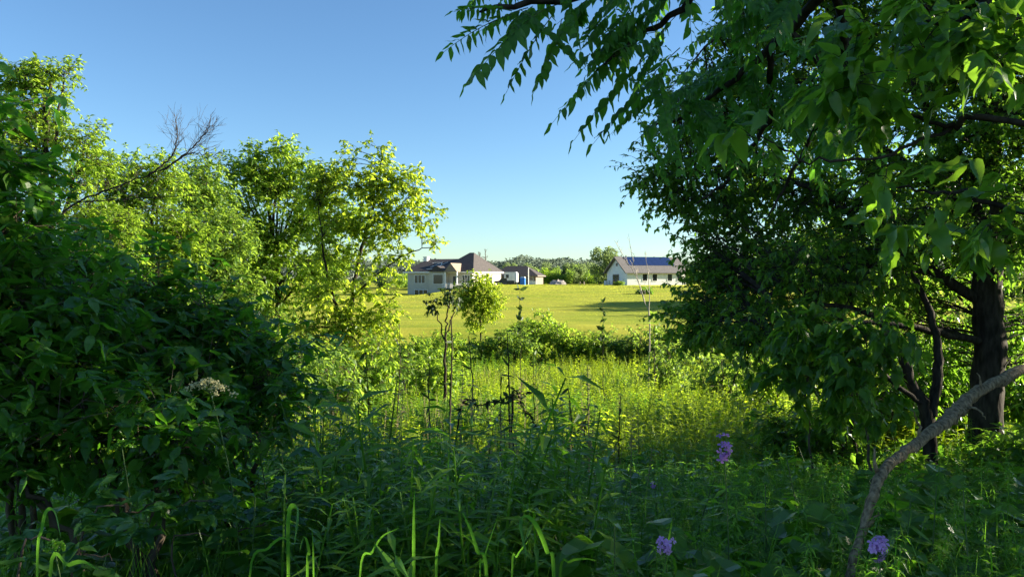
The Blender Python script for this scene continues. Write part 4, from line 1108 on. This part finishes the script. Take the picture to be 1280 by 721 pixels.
g = gx(1075, 9.0)
bare_tree('dead_brush', 'tangle of thin leafless twigs hanging under the canopy at the meadow edge', 'brush', g,
          [([g, at(1060, 470, 9), at(1010, 410, 8.8), at(960, 405, 8.6), at(915, 430, 8.5)], .022, .005),
           ([at(1010, 410, 8.8), at(975, 450, 8.6), at(950, 500, 8.5)], .009, .003), ([at(960, 405, 8.6), at(925, 460, 8.5), at(905, 505, 8.4)], .008, .003),
           ([at(1060, 470, 9), at(1110, 440, 8.9), at(1180, 450, 8.8)], .012, .004), ([at(1065, 490, 9), at(1020, 470, 8.6), at(985, 520, 8.4)], .009, .003),
           ([at(1110, 440, 8.9), at(1150, 400, 8.8), at(1205, 385, 8.7)], .009, .003)], M['stalk_dark'], 2, 11, (.25, .7), .0035, .05)

# leaning dead branch, near right
g = at(1062, 718, 2.9)
root = thing('dead_branch', 'pale weathered dead branch leaning across the lower right corner', 'branch', g)
ln = smooth_line([at(1050, 800, 2.85), at(1065, 708, 2.9), at(1083, 648, 3.0), at(1102, 592, 3.1), at(1128, 567, 3.3), at(1163, 541, 3.55), at(1192, 518, 3.8), at(1214, 496, 3.95), at(1242, 479, 4.15), at(1310, 448, 4.5)], 6, .0025)
rr = np.interp(np.linspace(0, 1, len(ln)), [0, .2, .34, .5, .64, .70, .78, 1], [.015, .017, .021, .023, .031, .038, .032, .027]) * (1 + .05 * R.normal(size=len(ln)))
Vt, Tt = tubes(ln, rr, 14, .10); link('stem', mk(Vt, Tt, M['bark_grey'], smooth=True, org=g), root)
ln = smooth_line([at(1101, 598, 3.12), at(1094, 582, 3.1), at(1093, 560, 3.1)], 5); Vt, Tt = tubes(ln, np.linspace(.014, .003, len(ln)), 7, .06)
link('side_stub', mk(Vt, Tt, M['bark_grey'], smooth=True, org=g), root)
for a, b, c in ((at(1150, 553, 3.45), at(1148, 530, 3.45), at(1140, 512, 3.4)), (at(1204, 509, 3.85), at(1222, 512, 3.8), at(1232, 524, 3.8)), (at(1080, 660, 3.0), at(1092, 650, 2.95), at(1098, 640, 2.9)), (at(1225, 492, 4.0), at(1226, 478, 4.0), at(1221, 466, 4.0))):
    q = smooth_line([a, b, c], 5, .003); Vt, Tt = tubes(q, np.linspace(.009, .002, len(q)), 6, .1)
    link('side_twig', mk(Vt, Tt, M['bark_grey'], smooth=True, org=g), root)

# ================================================================== HERBS AND GRASS
def blade_tm(bend=.5, seg=4):
    V = []; T = []
    for i in range(seg):
        t = i / seg; w = .5 * (1 - t ** 2) * (1 if i else .6)
        V += [(-w, t * (1 - .12 * bend * t), 0), (w, t * (1 - .12 * bend * t), 0)]
    V.append((0, 1 - .12 * bend, 0)); V = np.array(V)
    for i in range(seg - 1): T += [(2 * i, 2 * i + 1, 2 * i + 3), (2 * i, 2 * i + 3, 2 * i + 2)]
    T.append((2 * seg - 2, 2 * seg - 1, 2 * seg))
    return V, np.array(T), bend

def grass(P, Lm, Ls, W, mat, name, label, bend=(.2, .9), seg=4, rnd=None, lean=.35):
    n = len(P); V, T, _ = blade_tm(.5, seg)
    a = R.uniform(0, 6.28, n); L = np.clip(R.normal(Lm, Ls, n), Lm * .4, Lm * 1.9)
    d = np.stack([np.cos(a), np.sin(a), 0 * a], -1)
    f = d * R.uniform(0, lean, n)[:, None] + (0, 0, 1); x, y, z = frames(f, -d)
    b = R.uniform(*bend, n)
    t = V[:, 1]
    Wd = W * R.uniform(.6, 1.4, n)
    VV = P[:, None] + V[None, :, 0:1] * x[:, None] * Wd[:, None, None] + (t[None, :, None] * (1 - .35 * b[:, None, None] * t[None, :, None] ** 2)) * y[:, None] * L[:, None, None] + (t ** 2)[None, :, None] * b[:, None, None] * L[:, None, None] * .55 * d[:, None]
    TT = T[None] + (np.arange(n) * len(V))[:, None, None]
    r = R.random(n) if rnd is None else rnd
    o = link(name, mk(VV, TT, mat, np.repeat(r, len(V))))
    return tag(o, label, 'grass', kind='stuff')

def herb_tm(nl=14, ll=.22, w=.22, tilt=.5, low=True, whorl=2, stem=.012, top=1.0, t0=.15, hi=False, pw=.5):
    P, F, Nn, L = [], [], [], []
    for k in range(nl):
        t = t0 + (top - t0) * (k + 1) / nl
        for q in range(whorl):
            a = k * 1.9 + q * 2 * math.pi / whorl
            P.append((0, t, 0)); F.append((math.cos(a), tilt + R.normal(0, .25), math.sin(a))); Nn.append((0, 1, 0) + R.normal(0, .2, 3))
            L.append(ll * (1 - pw * t) * R.uniform(.8, 1.2))
    V, T, r = scatter(leaf_hi(w, .3, .45) if hi else leaf_lo(w, .3, .5), np.array(P), np.array(F, float), np.array(Nn, float), np.array(L))
    Vt, Tt = tubes(np.array([(0, 0, 0), (.01, .5, .01), (0, top, 0)]), np.array([stem, stem * .8, stem * .4]), 3)
    V, T, r = join([(V, T, r), (Vt, Tt, .5)])
    return V, T

def put_herbs(P, hm, hs, tmset, mat, name, label, lean=.18, clumpy=None):
    n = len(P); parts = []
    k = R.integers(0, len(tmset), n); h = np.clip(R.normal(hm, hs, n), .4 * hm, 1.8 * hm)
    rn = R.random(n) if clumpy is None else clumpy
    for j, tm in enumerate(tmset):
        s = k == j; m = int(s.sum())
        if not m: continue
        a = R.uniform(0, 6.28, m)
        f = R.normal(0, lean, (m, 3)); f[:, 2] = 1
        parts.append(scatter(tm, P[s], f, np.stack([np.cos(a), np.sin(a), 0 * a], -1), h[s], h[s], rn[s]))
    V, T, r = join(parts)
    return tag(link(name, mk(V, T, mat, r)), label, 'ground cover', kind='stuff')

def field(n, d0, d1, power=1.0, p0=-120, p1=1400):
    D = d0 + (d1 - d0) * R.random(n) ** power; px = R.uniform(p0, p1, n); x = (px - 640) / FPX * D
    return np.stack([x, D, H(x, D)], -1)

HT_A = [herb_tm(11, .20, .14, .55, whorl=2), herb_tm(9, .24, .2, .4, whorl=2), herb_tm(14, .15, .12, .6, whorl=2)]
HT_C = [herb_tm(16, .20, .09, .5, whorl=3, stem=.008), herb_tm(20, .17, .10, .3, whorl=2, stem=.008), herb_tm(13, .26, .11, .6, whorl=2, stem=.008)]
HT_D = [herb_tm(16, .11, .12, .1, whorl=6, stem=.006, low=True), herb_tm(20, .09, .14, .5, whorl=5, stem=.006)]
HT_E = [herb_tm(6, .36, .26, .25, whorl=2, hi=True, pw=.3), herb_tm(5, .44, .28, .2, whorl=2, hi=True, pw=.3), herb_tm(8, .32, .15, .4, whorl=2, hi=True, pw=.3), herb_tm(5, .40, .34, .15, whorl=3, hi=True, pw=.2)]
HT_B = [herb_tm(8, .28, .24, .35, whorl=2), herb_tm(7, .34, .3, .3, whorl=2), herb_tm(10, .2, .16, .4, whorl=3)]
def patch(P, k=1.0, ph=0.0):
    x, y = P[:, 0] * k, P[:, 1] * k
    return .5 + .5 * np.clip(.6 * np.sin(x * .55 + ph + 1.3 * np.sin(y * .33 + ph)) + .5 * np.sin(y * .7 - x * .25 + 2 * ph) + .35 * np.sin(x * 1.7 + y * 1.1 + ph), -1, 1)
# sunlit meadow: patches of leafy herbs, patches of fine grass
P = field(20000, 8.5, 41, 1.15); q = patch(P)
P1 = P[(q > .45)]
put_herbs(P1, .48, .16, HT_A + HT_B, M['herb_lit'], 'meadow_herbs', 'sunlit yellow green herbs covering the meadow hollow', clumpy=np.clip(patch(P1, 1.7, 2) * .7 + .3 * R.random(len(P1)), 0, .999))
P2 = P[q <= .45]; P2 = P2[patch(P2, 1.2, 1) > .3]
put_herbs(P2, .44, .14, HT_B, M['herb_mid'], 'meadow_leaf_mounds', 'greener broad leaved mounds scattered through the meadow')
P = field(4200, 9, 36, 1.2); P = P[patch(P, 1.5, 4) > .62]
put_herbs(P, .72, .16, HT_A, M['herb_lit'], 'tall_meadow_herbs', 'taller sunlit weeds rising above the meadow')
P = field(60000, 8.5, 42, 1.1); q = patch(P, 1, .4)
P = P[R.random(len(P)) < .35 + .65 * q]
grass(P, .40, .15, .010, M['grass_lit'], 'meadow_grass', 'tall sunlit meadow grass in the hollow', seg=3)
P = field(60000, 9, 42, 1.1)
grass(P, .24, .07, .022, M['grass_lit'], 'meadow_turf', 'short bright grass filling the meadow floor between the herbs', seg=2, lean=.5)
P = field(14000, 10, 34, 1.2); P = P[patch(P, .8, 3) > .86]
grass(P, .72, .16, .010, M['grass_dry'], 'dry_grass', 'pale dry grass stalks standing among the meadow herbs', bend=(.05, .4), seg=3, lean=.2)
# shaded foreground
P = field(3800, 1.9, 9.5, 1.3); k_ = (project(P)[0] < 330) & (P[:, 1] < 3.5) & (R.random(len(P)) < .75); P = P[~k_]; q = patch(P, 2.2, 1.2)
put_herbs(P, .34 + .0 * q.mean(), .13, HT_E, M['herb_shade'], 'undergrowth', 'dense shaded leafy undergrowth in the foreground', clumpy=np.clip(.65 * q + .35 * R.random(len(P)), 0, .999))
P = field(1150, 2.6, 8, 1.0, 340, 720); P = P[patch(P, 2.0, .7) > .40]
put_herbs(P, .74, .18, HT_C, M['herb_shade'], 'tall_undergrowth', 'taller narrow leaved weeds in the shade left of centre')
P = field(900, 2.6, 9.0, .9, 330, 1150); k_ = project(P)[0]; P = P[~((k_ > 930) & (P[:, 1] < 5.2))]
put_herbs(P, .44, .12, HT_B + HT_C, M['herb_bright'], 'bright_undergrowth', 'sprigs coloured brighter for partial sun among the dark undergrowth')  # brighter leaf colour stands in for partial sun on the shaded weeds
HT_S = [herb_tm(12, .045, .3, .9, whorl=2, stem=.004, t0=.72), herb_tm(9, .06, .25, .8, whorl=3, stem=.004, t0=.78)]
P = field(90, 4.5, 12, 1.0, 330, 800)
put_herbs(P, 1.05, .2, HT_S, M['grass_dry'], 'seed_stems', 'tall thin seed stems standing between the shade and the sunlit meadow', lean=.1)
P = field(1300, 2.4, 9, 1.1, 760, 1330)
put_herbs(P, .5, .13, HT_D, M['grass_shade'], 'fine_undergrowth', 'fine feathery weeds in the shade on the right')
P = field(40000, 1.7, 9.5, 1.4)
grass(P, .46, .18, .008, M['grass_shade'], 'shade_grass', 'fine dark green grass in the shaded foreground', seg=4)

P = field(170, 2.2, 4.2, 1.0, 300, 900)
grass(P, .58, .14, .011, M['grass_shade'], 'broad_grass', 'broad bladed grass scattered through the shaded weeds', bend=(.3, 1.0), seg=6, lean=.3)

# ---------------------------------------------------------------- individual foreground plants
def herb_thing(name, label, cat, p, h, nl, ll, tmk, mat, whorl=2, tilt=.5, lean=(0, 0), group=None, t0=.2, wl=1.0):
    p = np.array(p); root = thing(name, label, cat, p, group)
    top = p + (lean[0] * h, lean[1] * h, h)
    ln = smooth_line([p - (0, 0, .05), p + (lean[0] * h * .3, lean[1] * h * .3, h * .5), top], 6)
    Vt, Tt = tubes(ln, np.linspace(.006, .0025, len(ln)), 5); link('stem', mk(Vt, Tt, M['stem_green'], org=p, smooth=True), root)
    P, F, Nn, L = [], [], [], []
    off = R.uniform(0, 6.28)
    for k in range(nl):
        t = t0 + (1 - t0) * (k + 1) / nl; q0 = ln[min(int(t * (len(ln) - 1)), len(ln) - 1)]
        for q in range(whorl):
            a = off + k * 1.57 + q * 2 * math.pi / whorl
            P.append(q0); F.append((math.cos(a), math.sin(a), tilt + R.normal(0, .2) + .6 * max(0, t - .75))); Nn.append(np.array((0, 0, 1.)) + R.normal(0, .15, 3)); L.append(ll * (1 - .45 * t) * R.uniform(.8, 1.15))
    leaf_parts(root, 'leaf', tms(tmk), mat, np.array(P), np.array(F, float), np.array(Nn), np.array(L), np.array(L) * wl)
    return root
spots = [(400, 640, 3.4, .62, 'narrow'), (455, 600, 4.0, .7, 'narrow'), (345, 600, 3.7, .72, 'narrow'), (310, 655, 3.0, .6, 'shrub'), (505, 620, 3.8, .6, 'narrow'), (560, 640, 3.5, .5, 'shrub'), (720, 650, 3.4, .5, 'shrub'),
         (1130, 655, 3.0, .5, 'narrow'), (1165, 640, 3.2, .5, 'narrow'), (1220, 660, 2.9, .5, 'shrub'), (960, 640, 3.4, .5, 'shrub'), (1010, 600, 4.2, .5, 'shrub'), (860, 620, 4.0, .5, 'narrow'), (430, 690, 2.7, .5, 'shrub'), (770, 690, 2.7, .5, 'narrow'), (640, 620, 4.2, .6, 'narrow'), (1250, 690, 2.6, .5, 'shrub')]
where = ['left of the tall single grass blade', 'behind the upright grass blade in the centre left', 'at the right foot of the broad left shrub', 'under the white flower spray', 'behind the tallest upright blade', 'beside the slanting grass blade', 'right of the folded broad blade',
         'nearest right of the leaning dead branch', 'beneath the leaning dead branch middle', 'below the thick trunk at the right', 'below the violet flower head with dark stem', 'in front of the crooked tree', 'left of the highest violet flower', 'at the bottom edge among arching blades', 'left of the round violet flower', 'amid the dark stalks at the centre', 'in the lower right corner']
for (px, py, D, h, k), w in zip(spots, where):
    p = gx(px, D); h = max(.3, at(px, py, D)[2] + .12 - p[2])
    herb_thing('leafy_plant', ('narrow leaved' if k == 'narrow' else 'broad leaved') + ' green plant ' + w, 'plant', p, h, 12 if k == 'narrow' else 9, .15 if k == 'narrow' else .12, k, M['herb_shade'], lean=(R.normal(0, .08), R.normal(0, .08)), wl=1.1)

for px, D, h, lab in ((735, 6.2, .62, 'broad leaved rosette in the shade below the drooping dark weed'), (830, 6.6, .60, 'broad leaved rosette at the edge of the sunlit meadow'), (700, 4.6, .6, 'broad leaved rosette right of the dark stalks, nearest the centre'), (880, 5.0, .5, 'broad leaved rosette behind the highest violet flower'),
                      (985, 4.4, .5, 'broad leaved rosette between the highest violet flower and the dead branch'), (330, 4.2, .7, 'broad leaved rosette at the right foot of the dark left shrub'), (600, 5.4, .7, 'broad leaved rosette at the middle of the shaded weeds')):
    p = gx(px, D); root = thing('broad_leaf_plant', lab, 'plant', p); P, F, Nn, L = [], [], [], []
    n = 22; st = []
    for k in range(n):
        a = k * 2.4; hh = h * (.45 + .55 * R.random()); rr_ = .22 * R.random() + .06
        tip = p + (math.cos(a) * rr_, math.sin(a) * rr_, hh); q = smooth_line([p, p * .5 + tip * .5 + (0, 0, .06), tip], 4); st.append((*tubes(q, np.linspace(.005, .003, len(q)), 4), 0))
        P.append(tip); F.append((math.cos(a), math.sin(a), R.uniform(-.35, .15))); Nn.append(np.array((0, -.15, 1.)) + R.normal(0, .2, 3)); L.append(R.uniform(.12, .21))
    V_, T_, r_ = join(st); link('leaf_stalks', mk(V_, T_, M['stem_green'], org=p), root, 'stuff')
    leaf_parts(root, 'leaf', tms('elder'), M['leaf_broad'], np.array(P), np.array(F), np.array(Nn), np.array(L), np.array(L) * 1.25)

# creeper with palmate leaves, lower left
def creeper(label, pts, seed, D):
    p0 = gx(pts[0][0], D); root = thing('creeper', label, 'creeper', p0)
    ln = smooth_line([p0] + [at(a, b, D + .1 * i) for i, (a, b) in enumerate(pts[1:])], 7, .01)
    Vt, Tt = tubes(ln, np.linspace(.005, .002, len(ln)), 5); link('stem', mk(Vt, Tt, M['twig_brown'], org=p0, smooth=True), root)
    P, F, Nn, L = [], [], [], []
    for k in range(3, len(ln)):
        q0 = ln[k] + R.normal(0, .06, 3); a0 = R.uniform(0, 6.28)
        for q in range(5):
            a = a0 + (q - 2) * .62
            P.append(q0); F.append((math.cos(a), math.sin(a), R.uniform(-.15, .25))); Nn.append(np.array((0, -.15, 1.)) + R.normal(0, .15, 3)); L.append(R.uniform(.085, .12) * (1 - .12 * abs(q - 2)))
    leaf_parts(root, 'leaf', tms('shrub'), M['leaf_broad'], np.array(P), np.array(F, float), np.array(Nn), np.array(L))
creeper('five leaved creeper climbing along the bottom left corner', [(60, 700), (110, 655), (170, 640), (230, 625), (285, 635)], 1, 2.7)
creeper('five leaved creeper sprawling right of the white flower spray foot', [(250, 690), (215, 680), (290, 668), (350, 640), (370, 600)], 2, 2.9)
creeper('five leaved creeper crawling in the far left bottom edge', [(20, 700), (30, 690), (90, 690), (140, 700)], 3, 2.3)

# broad arching grass blades
def wide_blade(root, pts, w, mat):
    ln = smooth_line(pts, 6); n = len(ln)
    t = np.linspace(0, 1, n); ww = .55 * w * np.clip(np.sin(np.pi * (t * .86 + .12)) ** .7, .03, 1)
    tg = np.gradient(ln, axis=0); view = ln - np.array((0, 0, CAMZ))
    s = np.cross(tg, np.array((.25, 1, .1))); s /= np.linalg.norm(s, axis=1, keepdims=True) + 1e-9
    up_ = np.cross(s, tg); up_ /= np.linalg.norm(up_, axis=1, keepdims=True) + 1e-9
    V = np.stack([ln - s * ww[:, None] + up_ * ww[:, None] * .3, ln, ln + s * ww[:, None] + up_ * ww[:, None] * .3], 1).reshape(-1, 3)
    T = []
    for i in range(n - 1):
        for j in (0, 1): T += quads([(3 * i + j, 3 * i + j + 1, 3 * i + 4 + j, 3 * i + 3 + j)])
    link('blade', mk(V, T, mat, smooth=True, org=np.array(root.location)), root)
def clump(label, D, blades, mat='blade'):
    b0 = blades[0][0][0][0]; p = gx(b0, D)
    root = thing('grass_clump', label, 'grass', p)
    for pts, w in blades:
        q = [gx(pts[0][0], D)] + [at(a, b, D - .05 * i) for i, (a, b) in enumerate(pts)]
        wide_blade(root, q, w, M[mat])
clump('bent over bright grass blade in the bottom left corner', 2.2, [(((46, 718), (52, 660), (58, 638), (68, 640), (76, 672)), .010), (((62, 719), (85, 706), (104, 702), (122, 712)), .012)])
clump('folded bright grass blades right of the creeper', 2.5, [(((360, 700), (360, 650), (364, 632), (372, 640), (368, 680)), .014), (((384, 719), (386, 690), (380, 670), (374, 690)), .010), (((312, 719), (335, 685), (352, 672), (364, 678)), .008), (((392, 719), (390, 660)), .006)])
clump('two upright bright grass blades left of centre bottom', 2.5, [(((517, 719), (517, 660), (518, 612)), .011), (((545, 719), (548, 680), (550, 648)), .009), (((450, 719), (465, 690), (478, 670), (498, 660)), .007)])
clump('single slanting bright grass blade in the bottom centre', 2.5, [(((608, 719), (597, 690), (588, 662), (578, 640)), .012), (((600, 719), (604, 700), (624, 640)), .005)])
clump('broad folded bright grass blade in the bottom centre', 2.4, [(((692, 719), (684, 690), (672, 660), (660, 646), (651, 651), (653, 672), (659, 696)), .014), (((640, 719), (646, 695), (660, 676)), .006)])
clump('arching dull grass blades between the folded blade and the violet flower', 2.7, [(((700, 719), (712, 702), (730, 698), (745, 700)), .009), (((620, 719), (600, 690), (580, 668), (560, 664)), .007), (((845, 719), (835, 690), (840, 650)), .009)], 'grass_shade')

# ---------------------------------------------------------------- violet flowers
def flower_tm():
    V, T = [], []
    for q in range(4):
        a = q * math.pi / 2; ca, sa = math.cos(a), math.sin(a)
        o = len(V)
        for (x, y, z) in ((0, 0, 0), (-.32, .55, .12), (0, .5, .05), (.32, .55, .12), (-.2, .95, .05), (.2, .95, .05)):
            V.append((x * ca - y * sa, x * sa + y * ca, z))
        T += [(o, o + 2, o + 1), (o, o + 3, o + 2), (o + 1, o + 2, o + 4), (o + 2, o + 5, o + 4), (o + 2, o + 3, o + 5)]
    return np.array(V), np.array(T)
FT = flower_tm()
def violet(label, px, py, D, rpx, n, mat, kv=1.0, bl=.014):
    c = at(px, py, D); p = gx(px + 6, D); r = rpx / FPX * D
    root = thing('violet_flower', label, 'flower', p)
    ln = smooth_line([p, p * .5 + c * .5 + (.02, .02, 0), c + (0, 0, r * .3)], 7); Vt, Tt = tubes(ln, np.linspace(.004, .002, len(ln)), 5)
    link('stem', mk(Vt, Tt, M['stem_green'], org=p, smooth=True), root)
    d = unit(n) * np.array([1, 1, kv]); d[:, 1] = -np.abs(d[:, 1]) * .8 + .2
    P = c + d * r * R.uniform(.25, 1.0, (n, 1)); Nn = d + np.array((0, -.5, .3)); F = np.cross(Nn, unit(n))
    L = np.full(n, bl) * R.uniform(.8, 1.2, n)
    leaf_parts(root, 'bloom', [FT], mat, P, F, Nn, L)
    st = [tubes(np.array([c + (0, 0, -r * .5), P[i]]), np.array([.0012, .0009]), 3) for i in range(n)]
    V_, T_, r_ = join([(a, b, 0) for a, b in st]); link('flower_stalks', mk(V_, T_, M['stem_green'], org=p), root, 'stuff')
    m = 6; q = ln[np.linspace(4, len(ln) - 3, m).astype(int)]; a = np.arange(m) * 2.2
    leaf_parts(root, 'leaf', tms('narrow'), M['herb_shade'], q, np.stack([np.cos(a), np.sin(a), .3 + 0 * a], -1), np.tile((0, 0, 1.), (m, 1)), np.full(m, .09))
violet('violet flower head highest of the violet flowers, below the big tree foliage', 905, 562, 3.0, 17, 13, M['petal_dark'], 1.1, .020)
violet('round pale violet flower head at the bottom right of centre', 831, 681, 2.5, 14, 20, M['petal'], .8, .014)
violet('tall pale violet flower spike beside the leaning dead branch', 1099, 686, 2.4, 13, 30, M['petal'], 1.9, .015)
violet('tiny violet flower between the two larger flower heads', 818, 606, 4.2, 4, 4, M['petal_dark'])

def panicle(label, px, py, D, spread, n, base_px, fm='floret'):
    p = gx(base_px, D); c = at(px, py, D); root = thing('flower_spray', label, 'flower', p)
    ln = smooth_line([p, p * .4 + c * .6 + (.03, 0, .05), c], 8); Vt, Tt = tubes(ln, np.linspace(.004, .0015, len(ln)), 5)
    link('stem', mk(Vt, Tt, M['stem_green'], org=p, smooth=True), root)
    tips = []
    tm = (np.array([(0, 0, 0), (-.4, .4, .1), (.4, .4, .1), (0, .9, 0), (0, .45, -.35)]), np.array([(0, 2, 1), (1, 2, 3), (0, 4, 2), (2, 4, 3)]))
    for k in range(n):
        d = np.array((-1 + 2 * k / max(1, n - 1), R.uniform(-.4, .4), R.uniform(-.25, .35) - .35 * abs(-1 + 2 * k / max(1, n - 1)))); t = c + d * spread * 1.15
        bl = smooth_line([c + (0, 0, -.3 * spread), (c + t) / 2 + (0, 0, .2 * spread), t], 5)
        Vt, Tt = tubes(bl, np.linspace(.0015, .0008, len(bl)), 3); br = link('side_stem', mk(Vt, Tt, M['stem_green'], org=p), root)
        m = 44; q = bl[R.integers(4, len(bl), m)] + R.normal(0, .0055, (m, 3))
        V_, T_, r_ = scatter(tm, q, unit(m), unit(m), R.uniform(.008, .013, m))
        link('florets', mk(V_, T_, M[fm], r_, org=p), br, 'stuff')
panicle('creamy white flower spray in front of the dark left shrub', 262, 484, 3.0, .085, 8, 310)
panicle('small faded flower spray low in the left shade', 152, 555, 2.9, .035, 4, 160, 'herb_bright')
panicle('small pale flower spray by the bent grass blade in the left corner', 68, 682, 2.3, .028, 4, 72, 'herb_bright')

# ---------------------------------------------------------------- dark stalks in the meadow
def stalk(label, px, D, pyt, r=.012, lean=0.0, heads=0, name='dead_stalk'):
    p = gx(px, D); t = at(px + lean, pyt, D); root = thing(name, label, 'weed stalk', p)
    ln = smooth_line([p, p * .66 + t * .34 + R.normal(0, .02, 3), p * .33 + t * .67 + R.normal(0, .02, 3), t], 6, .004); Vt, Tt = tubes(ln, np.linspace(r, r * .4, len(ln)), 5, .1)
    link('stem', mk(Vt, Tt, M['stalk_dark'], org=p, smooth=True), root)
    m = 10; q = ln[R.integers(len(ln) // 3, len(ln), m)]
    leaf_parts(root, 'withered_leaf', tms('narrow'), M['sumac'], q, unit(m) + (0, 0, .1), unit(m) + (0, 0, .5), R.uniform(.08, .16, m))
names = ['leftmost', 'second', 'third', 'fourth', 'fifth', 'sixth', 'seventh', 'eighth', 'ninth', 'tenth', 'eleventh', 'twelfth']
for i, (px, D, pt, r, ln) in enumerate(((462, 9, 430, .011, -6), (497, 11, 405, .012, 2), (533, 8.5, 450, .012, 3), (560, 10, 395, .02, 4), (588, 9.5, 420, .014, -2), (622, 8, 470, .010, 4), (637, 9, 415, .016, -3), (667, 12, 440, .010, 0), (716, 8.5, 485, .016, -6), (735, 9, 500, .010, 3), (774, 8.6, 495, .012, 2), (395, 12, 430, .012, 3))):
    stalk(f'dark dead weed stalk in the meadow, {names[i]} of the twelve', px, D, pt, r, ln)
# leafy dark sapling tops
def leafy_stalk(label, px, D, pyt, n, leafL, mat, lean=0, r=.018, t0=.6, side=None):
    p = gx(px, D); t = at(px + lean, pyt, D); root = thing('young_sapling', label, 'sapling', p)
    ln = smooth_line([p, p * .6 + t * .4, t], 8, .01); Vt, Tt = tubes(ln, np.linspace(r, r * .3, len(ln)), 5, .08)
    link('stem', mk(Vt, Tt, M['stalk_dark'], org=p, smooth=True), root)
    q = ln[np.clip((R.uniform(t0, 1, n) * len(ln)).astype(int), 0, len(ln) - 1)]
    leaf_parts(root, 'leaf', tms('shrub'), mat, q, unit(n) + (0, 0, .4), unit(n) + (0, -.3, .5), leafL * R.uniform(.7, 1.3, n))
    return root
leafy_stalk('dark leafed sapling top standing before the lawn right of centre', 652, 17, 362, 22, .17, M['sumac'], -2, .012, .7)
leafy_stalk('thin dark leafed sapling before the shadow on the lawn', 756, 18, 378, 24, .15, M['sumac'], -3, .011, .7)
leafy_stalk('dark leafed shoot above the shrubs near the centre', 820, 20, 395, 20, .15, M['leaf_mid'], -3, .018, .7)
g = gx(556, 16)
tree('sapling', 'dark open topped sapling in front of the house deck', 'sapling', g,
     [([g, at(556, 440, 16), at(558, 405, 16), at(562, 375, 16)], .035, .012), ([at(557, 430, 16), at(548, 400, 16), at(541, 378, 16)], .018, .008), ([at(557, 420, 16), at(566, 395, 16), at(572, 372, 16)], .018, .008)],
     [blob(560, 370, 16, 14, .6), blob(542, 384, 16, 8, 1.2), blob(573, 370, 16, 7)], 16, 4, 4, .10, leaf_hi(.28, .3, .3), M['sumac'], M['stalk_dark'], .13, nparts=100, part_tms=tms('elder'), minpx=5, branch_r=.01)
# horizontal dark leafy branch and drooping dark spray in the meadow
def dark_spray(label, pts, D, n, L, name='dark_weed', base=None):
    p = gx(pts[0][0], D) if base is None else gx(base, D); root = thing(name, label, 'weed', p)
    ln = smooth_line([p] + [at(a, b, D) for a, b in pts], 7, .006); Vt, Tt = tubes(ln, np.linspace(.012, .003, len(ln)), 5)
    link('stem', mk(Vt, Tt, M['stalk_dark'], org=p, smooth=True), root)
    q = ln[R.integers(7, len(ln), n)]
    leaf_parts(root, 'leaf', tms('shrub'), M['sumac'], q, unit(n) + (0, 0, -.3), unit(n) + (0, 0, .8), L * R.uniform(.7, 1.3, n))
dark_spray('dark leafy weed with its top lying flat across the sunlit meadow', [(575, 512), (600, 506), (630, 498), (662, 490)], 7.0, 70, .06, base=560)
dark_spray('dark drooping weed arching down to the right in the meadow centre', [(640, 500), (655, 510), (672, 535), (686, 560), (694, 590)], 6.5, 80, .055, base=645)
0 and dark_spray('dark leafy weed lying low left of the flat topped weed', [(520, 480), (535, 476), (550, 474)], 8, 40, .10, base=536)

# ---------------------------------------------------------------- finishing: far-tree prototypes never used are dropped
for k, u in enumerate(used):
    if not u:
        for c in list(protos[k].children): bpy.data.objects.remove(c)
        bpy.data.objects.remove(protos[k])
